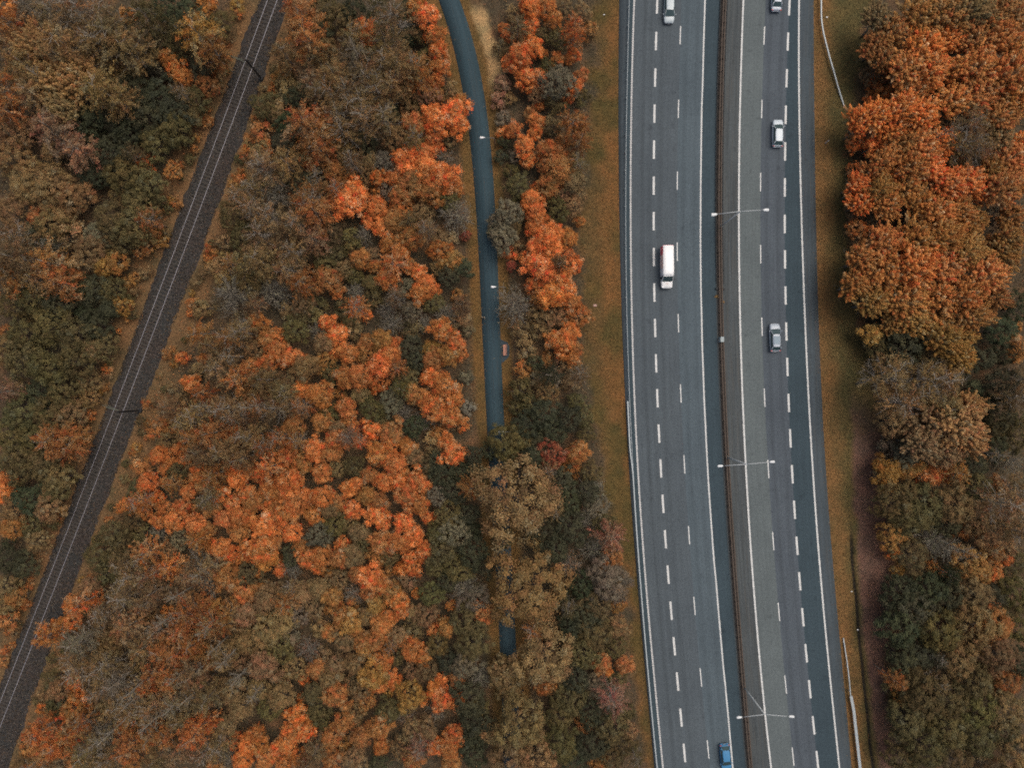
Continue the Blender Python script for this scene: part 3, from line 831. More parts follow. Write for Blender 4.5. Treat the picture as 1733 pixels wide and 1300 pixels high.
def quad_panel(e, name, corners, mat, thick=.012, bow=.0, nseg=4):
    """a slightly bowed pane from four corners (a-b bottom, d-c top)"""
    a, b, c, d = [Vector(p) for p in corners]
    nrm = (b - a).cross(d - a).normalized()
    vs, fs = [], []
    for j in range(3):
        for i in range(nseg + 1):
            u, v = i / nseg, j / 2
            p = (a * (1 - u) + b * u) * (1 - v) + (d * (1 - u) + c * u) * v
            vs.append(p + nrm * (thick + bow * (1 - (2 * u - 1) ** 2)))
    m = nseg + 1
    for j in range(2):
        for i in range(nseg): fs.append((j * m + i, j * m + i + 1, (j + 1) * m + i + 1, (j + 1) * m + i))
    return MB().add(vs, fs).build(name, mat, e, True)
def car(name, label, px, py, heading, L, W, Ht, col, style='sedan', glass_roof=False, group='cars driving on the motorway'):
    e = empty(name, P(px, py, AZ), heading); tag(e, label, 'car', group)
    pm = paint(name + '_paint', col)
    w = W / 2; h = L / 2
    if style == 'sedan':
        st = [(-h, .70, .58, .42), (-h + .05, .84, .80, .30), (-h + .22, .93, .90, .24), (-.30 * L, .99, .93, .21), (-.1 * L, 1, .95, .2), (.12 * L, 1, .94, .2), (.22 * L, .99, .93, .2), (.30 * L, .98, .90, .21), (.40 * L, .95, .82, .22), (h - .2, .88, .74, .24), (h - .05, .76, .64, .28), (h, .60, .52, .36)]
        yb = dict(w0=.25 * L, w1=.075 * L, r0=-.245 * L, r1=-.375 * L)
    else:
        st = [(-h, .72, .62, .42), (-h + .05, .86, .86, .30), (-h + .18, .94, .97, .24), (-.30 * L, .99, .98, .21), (-.1 * L, 1, .98, .2), (.12 * L, 1, .97, .2), (.24 * L, .99, .95, .2), (.33 * L, .98, .91, .21), (.41 * L, .94, .84, .22), (h - .2, .87, .76, .24), (h - .05, .75, .66, .28), (h, .58, .54, .36)]
        yb = dict(w0=.285 * L, w1=.105 * L, r0=-.345 * L, r1=-.455 * L)
    st = [(y, a * w, zt * Ht / 1.47, zb) for y, a, zt, zb in st]
    vs, fs = loft(st, BODY_P); body = MB().add(vs, fs).build('body', pm, e, True)
    sb = body.modifiers.new('round', 'SUBSURF'); sb.levels = sb.render_levels = 1
    zb = .93 * Ht / 1.47; zr = Ht; wb = .90 * w; wt = .68 * w
    y0, y1, y2, y3 = yb['w0'], yb['w1'], yb['r0'], yb['r1']
    # roof panel
    rv, rf = [], []
    ry = np.linspace(y2, y1, 7)
    for i, y in enumerate(ry):
        k = 1 - .06 * abs((i - 3) / 3) ** 3
        for a, c in ((-1.04, -.09), (-1, -.03), (-.8, .0), (-.4, .018), (0, .024), (.4, .018), (.8, 0), (1, -.03), (1.04, -.09)):
            rv.append((a * wt * k, y, zr - .03 + c - .035 * ((i - 3) / 3) ** 2))
    for i in range(6):
        for k in range(8): rf.append((i * 9 + k, i * 9 + k + 1, (i + 1) * 9 + k + 1, (i + 1) * 9 + k))
    roof = MB().add(rv, rf).build('roof', pm, e, True)
    zt = zr - .075
    # cabin core keeps the panes closed from every side
    core = [(-wb, y3, zb - .05), (wb, y3, zb - .05), (wb, y0, zb - .05), (-wb, y0, zb - .05), (-wt, y2, zt), (wt, y2, zt), (wt, y1, zt), (-wt, y1, zt)]
    MB().add(core, [(0, 1, 5, 4), (1, 2, 6, 5), (2, 3, 7, 6), (3, 0, 4, 7), (4, 5, 6, 7)]).build('cabin_frame', TRIM, e)
    quad_panel(e, 'windscreen', [(wb * .93, y0, zb - .03), (-wb * .93, y0, zb - .03), (-wt * .93, y1, zt), (wt * .93, y1, zt)], GLASS, .014, .05)
    quad_panel(e, 'rear_window', [(-wb * .86, y3, zb - .01), (wb * .86, y3, zb - .01), (wt * .92, y2, zt), (-wt * .92, y2, zt)], GLASS, .014, .03)
    for s in (-1, 1):
        c = [(s * wb, y3 + .30, zb), (s * wb, y0 - .22, zb), (s * wt, y1 - .04, zt - .02), (s * wt, y2 + .06, zt - .02)]
        if s < 0: c = [c[1], c[0], c[3], c[2]]
        quad_panel(e, 'side_window', c, GLASS, .012, .015)
        # A and C pillars in body colour
        MB().tube([(s * wb * .97, y0 + .02, zb - .02), (s * (wt + .01), y1, zt + .01)], [.045, .04], 6).tube([(s * wb * .95, y3 + .05, zb - .01), (s * (wt + .01), y2, zt + .01)], [.09, .055], 6).build('pillar', pm, e, True)
        mm = MB().box((s * (w + .09), y0 - .28, zb + .06), (.20, .13, .14), taper=.8).build('wing_mirror', pm, e, bevel=.03)
        MB().box((s * w * .62, h - .18, .63 * Ht / 1.47), (.26, .20, .10), Matrix.Rotation(-s * .5, 3, 'Z')).build('headlight', LAMPC, e, bevel=.04)
        MB().box((s * w * .76, -h + .07, .80 * Ht / 1.47), (.30, .14, .14), Matrix.Rotation(s * .2, 3, 'Z')).build('tail_light', LAMPR, e, bevel=.03)
        for yy in (.30 * L, -.29 * L): wheel(e, s * (w - .115), yy)
    MB().box((0, h - .03, .42), (W * .58, .09, .12)).build('grille', TRIM, e, bevel=.02)
    MB().box((0, h + .02, .36), (.52, .02, .11)).build('number_plate', PLATE, e)
    MB().box((0, -h - .005, .46), (W * .80, .12, .22)).build('rear_bumper', pm, e, bevel=.04)
    MB().box((0, -h - .068, .62), (.52, .02, .11)).build('number_plate', PLATE, e)
    if glass_roof:
        MB().box((0, (y1 + y2) / 2 + .05, zr + .004), (wt * 1.62, (y1 - y2) * .62, .018)).build('glass_roof', plain('tinted_roof_glass', (.06, .15, .22), .12), e, bevel=.01)
    MB().box((0, y0 + .05, zb + .012), (wb * 1.5, .03, .02), Matrix.Rotation(.1, 3, 'Z')).build('wiper', TRIM, e)
    return e
SILV = (.40, .47, .50); SILV2 = (.42, .48, .55)
def tan_head(cf, y): return math.atan(float(cf(y + 8) - cf(y - 8)) / 16)
car('silver_car', 'silver car driving down beside the wide lane dashes, cut by the top edge', 1131.5, 17.5, math.pi + tan_head(c_thinL, 15), 4.75, 1.84, 1.45, SILV, 'hatch')
car('silver_car', 'silver saloon driving up, mostly cut off by the top edge', 1312.5, -2.5, tan_head(c_thickR, 0), 4.6, 1.80, 1.43, SILV2)
car('white_car', 'pale silver hatchback driving up beside the wide lane dashes, no roof glass', 1314, 227, tan_head(c_thickR, 227), 4.5, 1.80, 1.48, (.50, .58, .63), 'hatch')
car('silver_car', 'silver car with dark glass roof driving up the east carriageway', 1309.5, 571.5, tan_head(c_thickR, 571), 4.6, 1.84, 1.46, (.34, .40, .46), 'hatch', True)
car('blue_car', 'bright blue car driving down beside the inner edge line', 1226, 1279, math.pi + tan_head(c_inL, 1279), 4.2, 1.76, 1.46, (.055, .22, .42), 'hatch')

def van():
    e = empty('delivery_van', P(1126.2, 454.5, AZ), math.pi + tan_head(c_thickL, 454)); tag(e, 'white panel van with red and salmon rear flank driving down', 'van')
    Wp = paint('van_white', (.86, .88, .88), 0)
    L, w = 6.85, .98; h = L / 2
    st = [(-h, .96, 2.52, .35), (-h + .06, .99, 2.60, .32), (-1.5, 1, 2.62, .3), (.6, 1, 2.62, .3), (1.15, .99, 2.58, .3), (1.5, .98, 2.46, .3)]
    VP = [(-.99, 0), (-1, .2), (-1, .55), (-.93, .90), (-.82, .985), (-.4, 1.0), (0, 1.004), (.4, 1.0), (.82, .985), (.93, .90), (1, .55), (1, .2), (.99, 0)]
    vs, fs = loft([(y, a * w, b, c) for y, a, b, c in st], VP); MB().add(vs, fs).build('cargo_body', Wp, e, True)
    st = [(1.5, .985, 1.42, .3), (2.2, .985, 1.36, .3), (2.65, .97, 1.24, .3), (3.05, .92, 1.08, .3), (3.3, .82, .92, .32), (h, .62, .72, .38)]
    vs, fs = loft([(y, a * w, b, c) for y, a, b, c in st], BODY_P); bo_ = MB().add(vs, fs).build('bonnet', Wp, e, True); sb = bo_.modifiers.new('round', 'SUBSURF'); sb.levels = sb.render_levels = 1
    core = [(-.93, 1.45, 1.36), (.93, 1.45, 1.36), (.93, 2.30, 1.33), (-.93, 2.30, 1.33), (-.78, 1.45, 2.42), (.78, 1.45, 2.42), (.78, 1.58, 2.38), (-.78, 1.58, 2.38)]
    MB().add(core, [(1, 2, 6, 5), (2, 3, 7, 6), (3, 0, 4, 7), (4, 5, 6, 7)]).build('cab_frame', Wp, e)
    quad_panel(e, 'windscreen', [(.86, 2.28, 1.36), (-.86, 2.28, 1.36), (-.74, 1.60, 2.34), (.74, 1.60, 2.34)], GLASS, .02, .05)
    red = plain('livery_red', (.78, .07, .10), .4); sal = plain('livery_salmon', (.86, .60, .52), .45)
    for s in (-1, 1):
        c = [(s * .93, 1.46, 1.42), (s * .93, 2.18, 1.40), (s * .80, 1.62, 2.25), (s * .80, 1.46, 2.25)]
        if s < 0: c = [c[1], c[0], c[3], c[2]]
        quad_panel(e, 'side_window', c, GLASS, .016)
        MB().box((s * 1.12, 2.0, 1.62), (.24, .16, .34), taper=.85).build('wing_mirror', TRIM, e, bevel=.03)
        MB().box((s * .68, 3.12, .93), (.36, .3, .16), Matrix.Rotation(-s * .4, 3, 'Z')).build('headlight', LAMPC, e, bevel=.04)
        MB().box((s * .9, -h - .01, 1.2), (.14, .08, .5)).build('tail_light', LAMPR, e, bevel=.02)
        for yy in (2.35, -2.05): wheel(e, s * .87, yy, .36, .23)
        # livery printed on the flank: a red tail block, then salmon
        def flank(name, ya, yb_, mat):
            vs = []
            for y in (ya, yb_):
                for a, c in ((1.0, .28), (1.0, .55), (.965, .74), (.93, .90), (.875, .947)): vs.append((s * (a * w + .012), y, .3 + 2.31 * c + .008))
            f = [(k, k + 1, 6 + k, 5 + k) for k in range(4)]
            MB().add(vs, f if s < 0 else [q[::-1] for q in f]).build(name, mat, e)
        if s > 0: flank('livery_panel', -h + .10, -h + 1.5, red); flank('livery_panel', -h + 1.52, -h + 3.7, sal)
    MB().box((0, -h - .012, 1.75), (1.7, .03, 1.5)).build('rear_door', red, e, bevel=.01)
    MB().box((0, -h - .05, .42), (1.8, .14, .2)).build('rear_bumper', TRIM, e, bevel=.03)
    MB().box((0, h - .02, .55), (1.1, .1, .22)).build('grille', TRIM, e, bevel=.02)
    MB().box((0, 2.62, 1.262), (.36, .22, .02), Matrix.Rotation(0, 3, 'Z')).build('bonnet_badge', plain('badge_pink', (.62, .5, .5), .5), e)
    for s in (-1, 1): MB().box((s * .45, 2.36, 1.365), (.26, .05, .03), Matrix.Rotation(s * .3, 3, 'Z')).build('wiper', TRIM, e)
van()

# ------------------------------------------------------------------ trees: leaf-by-leaf crowns on branching trunks
def leaves_mesh(name, pos, nrm, size, tint, hue, aspect=.62, rs=None, rgb=None):
    r = rs or np.random.default_rng(1)
    n = len(pos)
    nrm = nrm / np.maximum(np.linalg.norm(nrm, axis=1, keepdims=True), 1e-6)
    ref = r.normal(size=(n, 3)); a = np.cross(nrm, ref); a /= np.maximum(np.linalg.norm(a, axis=1, keepdims=True), 1e-6)
    b = np.cross(nrm, a)
    s = np.asarray(size)[:, None] * .5
    fold = nrm * s * .25
    v = np.stack([pos - a * s, pos - b * s * aspect + fold, pos + a * s, pos + b * s * aspect + fold], 1).reshape(-1, 3)
    me = mesh_np(name, v, np.arange(n * 4).reshape(-1, 4))
    for nm, arr in (('tint', tint), ('hue', hue)):
        at = me.attributes.new(nm, 'FLOAT', 'POINT'); at.data.foreach_set('value', np.repeat(np.clip(arr, 0, 1), 4).astype(np.float32))
    if rgb is not None:
        at = me.color_attributes.new('tone', 'FLOAT_COLOR', 'POINT')
        c = np.concatenate([np.repeat(rgb, 4, 0), np.ones((n * 4, 1))], 1)
        at.data.foreach_set('color', c.astype(np.float32).ravel())
    return me

def unit(r, n):
    d = r.normal(size=(n, 3)); return d / np.linalg.norm(d, axis=1, keepdims=True)

def lobes(r):
    ph = r.uniform(0, 6.28, 5); am = np.array([.10, .13, .10, .07, .05]) * r.uniform(.6, 1.4, 5)
    return lambda th: 1 + sum(am[k] * np.sin((k + 2) * th + ph[k]) for k in range(5))

def limbs(mb, r, ztrunk, rt, R, zc, n, lean=.25, twigs=3, tw=.022, top=None, up=.35, seg=5):
    """tapered trunk, limbs that leave it at different heights, and forked twigs; returns limb tip points"""
    top = top or zc
    tips = []
    bend = r.normal(0, .12, 2)
    tr = [Vector((bend[0] * t * t * R * .3, bend[1] * t * t * R * .3, top * t)) for t in (-.02, .25, .5, .75, 1)]
    mb.tube(tr, [rt * 1.25, rt, rt * .8, rt * .55, rt * .22], 7)
    for i in range(n):
        t = r.uniform(ztrunk / top, .96); k = min(3, int(t * 4)); f = t * 4 - k
        p0 = tr[k].lerp(tr[k + 1], f) if k < 4 else tr[4]
        th = i * 2.4 + r.uniform(-.4, .4)
        ln = R * r.uniform(.6, 1.0) * (1.05 - .55 * max(0, (t - .55) / .45))
        d = Vector((math.cos(th), math.sin(th), r.uniform(.5, 1.3) * up))
        p1 = p0 + d * ln * .45 + Vector((0, 0, ln * .05)); d2 = (d + Vector(r.normal(0, .25, 3))).normalized()
        p2 = p1 + d2 * ln * .55
        r0 = rt * .42 * (1.1 - t * .6)
        mb.tube([p0, p1, p2], [r0, r0 * .55, r0 * .16], seg, False)
        tips.append(p2)
        for j in range(twigs):
            q0 = p0.lerp(p1, r.uniform(.3, 1)) if j % 2 else p1.lerp(p2, r.uniform(0, .8))
            dd = (d2 * .8 + Vector(r.normal(0, .55, 3)) + Vector((0, 0, .15))).normalized()
            l2 = ln * r.uniform(.25, .5)
            q1 = q0 + dd * l2 * .5; q2 = q1 + (dd + Vector(r.normal(0, .3, 3))).normalized() * l2 * .5
            mb.tube([q0, q1, q2], [max(tw * 1.6, r0 * .3), tw, tw * .4], 3, False)
    return tips

def crown_clumps(seed, R, zc, hz, ncl, rc, nleaf, leaf, fuzz=.5, spread=.55, zmin=-.35, fill=0.0):
    r = np.random.default_rng(seed); lb = lobes(r)
    i = np.arange(ncl); z = zmin + (1 - zmin) * (i + .5) / ncl; th = i * 2.39996 + r.normal(0, .25, ncl)
    rr = np.sqrt(np.maximum(0, 1 - z * z))
    rad = r.uniform(spread + .15, 1.0, ncl) * lb(th)
    c = np.stack([rr * np.cos(th) * rad * (R - rc * .8), rr * np.sin(th) * rad * (R - rc * .8), z * hz * r.uniform(.75, 1.08, ncl)], -1)
    k = r.choice(ncl, nleaf, p=(lambda w: w / w.sum())(r.uniform(.5, 1.5, ncl)))
    rcs = rc * r.uniform(.65, 1.25, ncl)
    d = unit(r, nleaf); out = c[k] / np.maximum(np.linalg.norm(c[k], axis=1, keepdims=True), .01)
    d = d + out * .55 + np.array([0, 0, .35]); d /= np.linalg.norm(d, axis=1, keepdims=True)
    q = r.uniform(0, 1, nleaf) ** .6 * r.choice([1, 1, 1, 1.5], nleaf)
    pos = c[k] + d * (rcs[k] * q)[:, None] * np.array([1, 1, .8]) + r.normal(0, rc * .10, (nleaf, 3))
    nrm = d * .9 + unit(r, nleaf) * fuzz * .6 + np.array([0, 0, .45])
    ct = r.normal(.5, .14, ncl); ch = r.normal(.5, .15, ncl)
    tint = ct[k] + r.normal(0, .085, nleaf); hue = ch[k] + r.normal(0, .12, nleaf)
    pos[:, 2] += zc
    return pos, nrm, leaf * r.uniform(.65, 1.3, nleaf), tint, hue, r

def crown_shoots(seed, R, zc, hz, nsh, nleaf, leaf, ln=1.5, wd=.36):
    """upright, outward fanning shoots, as a big maple shows from above"""
    r = np.random.default_rng(seed); lb = lobes(r)
    i = np.arange(nsh); z = -.15 + 1.15 * (i + .5) / nsh; th = i * 2.39996 + r.normal(0, .2, nsh)
    rr = np.sqrt(np.maximum(0, 1 - z * z)); rad = r.uniform(.6, 1.06, nsh) * lb(th)
    tip = np.stack([rr * np.cos(th) * rad * R, rr * np.sin(th) * rad * R, z * hz * r.uniform(.8, 1.1, nsh)], -1)
    ax = tip - np.array([0, 0, -hz * .9]); ax /= np.linalg.norm(ax, axis=1, keepdims=True)
    ax += r.normal(0, .16, (nsh, 3)); ax /= np.linalg.norm(ax, axis=1, keepdims=True)
    k = r.integers(0, nsh, nleaf); t = r.uniform(0, 1, nleaf) ** .8
    L = ln * r.uniform(.7, 1.2, nsh)
    w = wd * (.25 + 1.25 * t ** .8)
    side = unit(r, nleaf); side -= ax[k] * (side * ax[k]).sum(1, keepdims=True)
    pos = tip[k] - ax[k] * (t * L[k])[:, None] + side * (w * r.uniform(0, 1, nleaf) ** .5)[:, None]
    nrm = side * .6 + ax[k] * .7 + unit(r, nleaf) * .35 + np.array([0, 0, .3])
    ct = r.normal(.5, .10, nsh); ch = r.normal(.5, .18, nsh)
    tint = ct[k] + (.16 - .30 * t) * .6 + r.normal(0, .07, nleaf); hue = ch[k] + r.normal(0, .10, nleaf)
    pos[:, 2] += zc
    return pos, nrm, leaf * r.uniform(.7, 1.3, nleaf), tint, hue, r

def crown_birch(seed, R, z0, z1, nbr, nleaf, leaf, dens=1.0):
    """fine hanging foliage on rising branches round a straight stem"""
    r = np.random.default_rng(seed); lb = lobes(r)
    i = np.arange(nbr); u = (i + .5) / nbr; th = i * 2.39996 + r.normal(0, .3, nbr)
    zs = z0 + (z1 - z0) * u
    prof = np.sin(np.clip(.25 + .75 * u, 0, 1) * math.pi) ** .7 * .9 + .12
    ln = R * prof * r.uniform(.75, 1.1, nbr) * lb(th)
    nt = 9; nb = nbr * nt                                  # side twigs: leaves hang in strands along them
    bk = np.repeat(np.arange(nbr), nt); t0 = r.uniform(.15, 1.0, nb) ** .8
    d = np.stack([np.cos(th), np.sin(th), np.full(nbr, .75)], -1)
    p0 = np.stack([np.zeros(nb), np.zeros(nb), zs[bk]], -1) + d[bk] * (ln[bk] * t0)[:, None]
    p0[:, 2] -= t0 ** 2 * ln[bk] * .35
    td = d[bk] * .9 + r.normal(0, .55, (nb, 3)); td[:, 2] -= .25; td /= np.linalg.norm(td, axis=1, keepdims=True)
    tl = R * .30 * r.uniform(.5, 1.2, nb)
    kt = r.integers(0, nb, nleaf); k = bk[kt]; u2 = r.uniform(0, 1, nleaf)
    pos = p0[kt] + td[kt] * (tl[kt] * u2)[:, None]
    pos[:, 2] -= u2 ** 2 * tl[kt] * .4
    pos += r.normal(0, .035 * R, (nleaf, 3))
    nrm = d[k] * .4 + unit(r, nleaf) * .9 + np.array([0, 0, .3])
    ct = r.normal(.5, .12, nbr); ch = r.normal(.5, .2, nbr)
    return pos, nrm, leaf * r.uniform(.6, 1.3, nleaf), ct[k] + r.normal(0, .11, nb)[kt] + r.normal(0, .08, nleaf), ch[k] + r.normal(0, .16, nleaf), r

LIB = {}
def proto(kind, R, zc, crown, trunk, bark):
    LIB.setdefault(kind, []).append((R, zc, crown, trunk))
def trunk_mesh(f, bark):
    mb = MB(); f(mb); m = mb.mesh('trunk'); m.materials.append(M[bark])
    m.polygons.foreach_set('use_smooth', [True] * len(m.polygons)); return m
def crown_mesh(data, aspect=.62):
    p, n, s, t, h, r = data
    m = leaves_mesh('crown', p, n, s, t, h, aspect, r); m.materials.append(M['leaf']); return m
def R_(s): return np.random.default_rng(s)

for s in range(5):      # low bright clumped trees
    proto('O', 2.3, 4.2, crown_mesh(crown_clumps(100 + s, 2.3, 4.2, 1.9, 64, .52, 5200, .20, fuzz=.9, spread=.45)), trunk_mesh(lambda mb: limbs(mb, R_(s), 1.2, .13, 2.0, 4.6, 12, twigs=3), 'bark_grey'), None)
for s in range(5):      # small bushy maples
    proto('o', 1.4, 2.4, crown_mesh(crown_clumps(140 + s, 1.4, 2.4, 1.2, 30, .40, 2200, .18, fuzz=.9, spread=.45)), trunk_mesh(lambda mb: limbs(mb, R_(20 + s), .5, .08, 1.2, 2.7, 9, twigs=2), 'bark_grey'), None)
for s in range(4):      # big domed willows
    proto('W', 4.2, 5.5, crown_mesh(crown_clumps(180 + s, 4.2, 5.5, 3.1, 120, .66, 11500, .23, fuzz=.7)), trunk_mesh(lambda mb: limbs(mb, R_(40 + s), 1.5, .30, 3.8, 6.0, 20, twigs=4), 'bark_dark'), None)
for s in range(5):      # fan-shooted maples
    proto('M', 3.8, 8.0, crown_mesh(crown_shoots(220 + s, 3.8, 8.0, 2.9, 140, 10500, .25, 2.0, .36)), trunk_mesh(lambda mb: limbs(mb, R_(60 + s), 3.0, .24, 3.4, 8.6, 20, twigs=3), 'bark_grey'), None)
for s in range(6):      # leafy birches
    proto('B', 3.0, 8.2, crown_mesh(crown_birch(260 + s, 3.0, 4.5, 11.0, 46, 8000, .20), .5), trunk_mesh(lambda mb: limbs(mb, R_(80 + s), 4.0, .13, 2.9, 11.6, 22, twigs=3, tw=.014, up=.75), 'bark_pale'), None)
for s in range(6):      # half bare birches
    proto('b', 3.0, 8.0, crown_mesh(crown_birch(300 + s, 3.0, 4.5, 11.0, 40, 4800, .19), .5), trunk_mesh(lambda mb: limbs(mb, R_(100 + s), 3.5, .14, 3.1, 11.8, 30, twigs=6, tw=.021, up=.75), 'bark_pale'), None)
for s in range(5):      # dense olive bushy trees
    proto('G', 2.9, 4.0, crown_mesh(crown_clumps(340 + s, 2.9, 4.0, 2.3, 95, .46, 5600, .20, fuzz=.9, spread=.5)), trunk_mesh(lambda mb: limbs(mb, R_(120 + s), .9, .16, 2.6, 4.6, 16, twigs=4), 'bark_dark'), None)
for s in range(5):      # bare fan-shaped trees with a few leaves left
    proto('N', 2.8, 4.2, crown_mesh(crown_birch(380 + s, 2.8, 1.5, 5.0, 40, 1000, .16), .5), trunk_mesh(lambda mb: limbs(mb, R_(140 + s), .8, .12, 3.0, 4.4, 38, twigs=9, tw=.026, up=.6), 'bark_grey'), None)
for s in range(5):      # low shrubs
    proto('s', 1.2, 1.1, crown_mesh(crown_clumps(420 + s, 1.2, 1.1, .8, 16, .42, 1300, .17, fuzz=.9)), trunk_mesh(lambda mb: limbs(mb, R_(160 + s), .15, .05, 1.1, 1.3, 12, twigs=3, tw=.014), 'bark_grey'), None)

for s in range(4):      # tall thin stems that have lost their leaves
    proto('P', 1.4, 9.5, crown_mesh(crown_birch(460 + s, 1.4, 7.0, 12.0, 16, 500, .16), .5), trunk_mesh(lambda mb: limbs(mb, R_(180 + s), 6.0, .13, 1.9, 12.5, 14, twigs=5, tw=.016, up=1.0), 'bark_stem'), None)

COLS = {'or1': (.62, .142, .036), 'or2': (.49, .138, .038), 'ru': (.375, .136, .044), 'tan': (.30, .176, .078), 'br': (.245, .146, .070),
        'ol': (.138, .104, .045), 'gr': (.074, .076, .042), 'gy': (.190, .158, .104), 'pk': (.33, .162, .104), 'rd': (.30, .055, .040), 'yo': (.36, .165, .047), 'sv': (.25, .225, .155)}

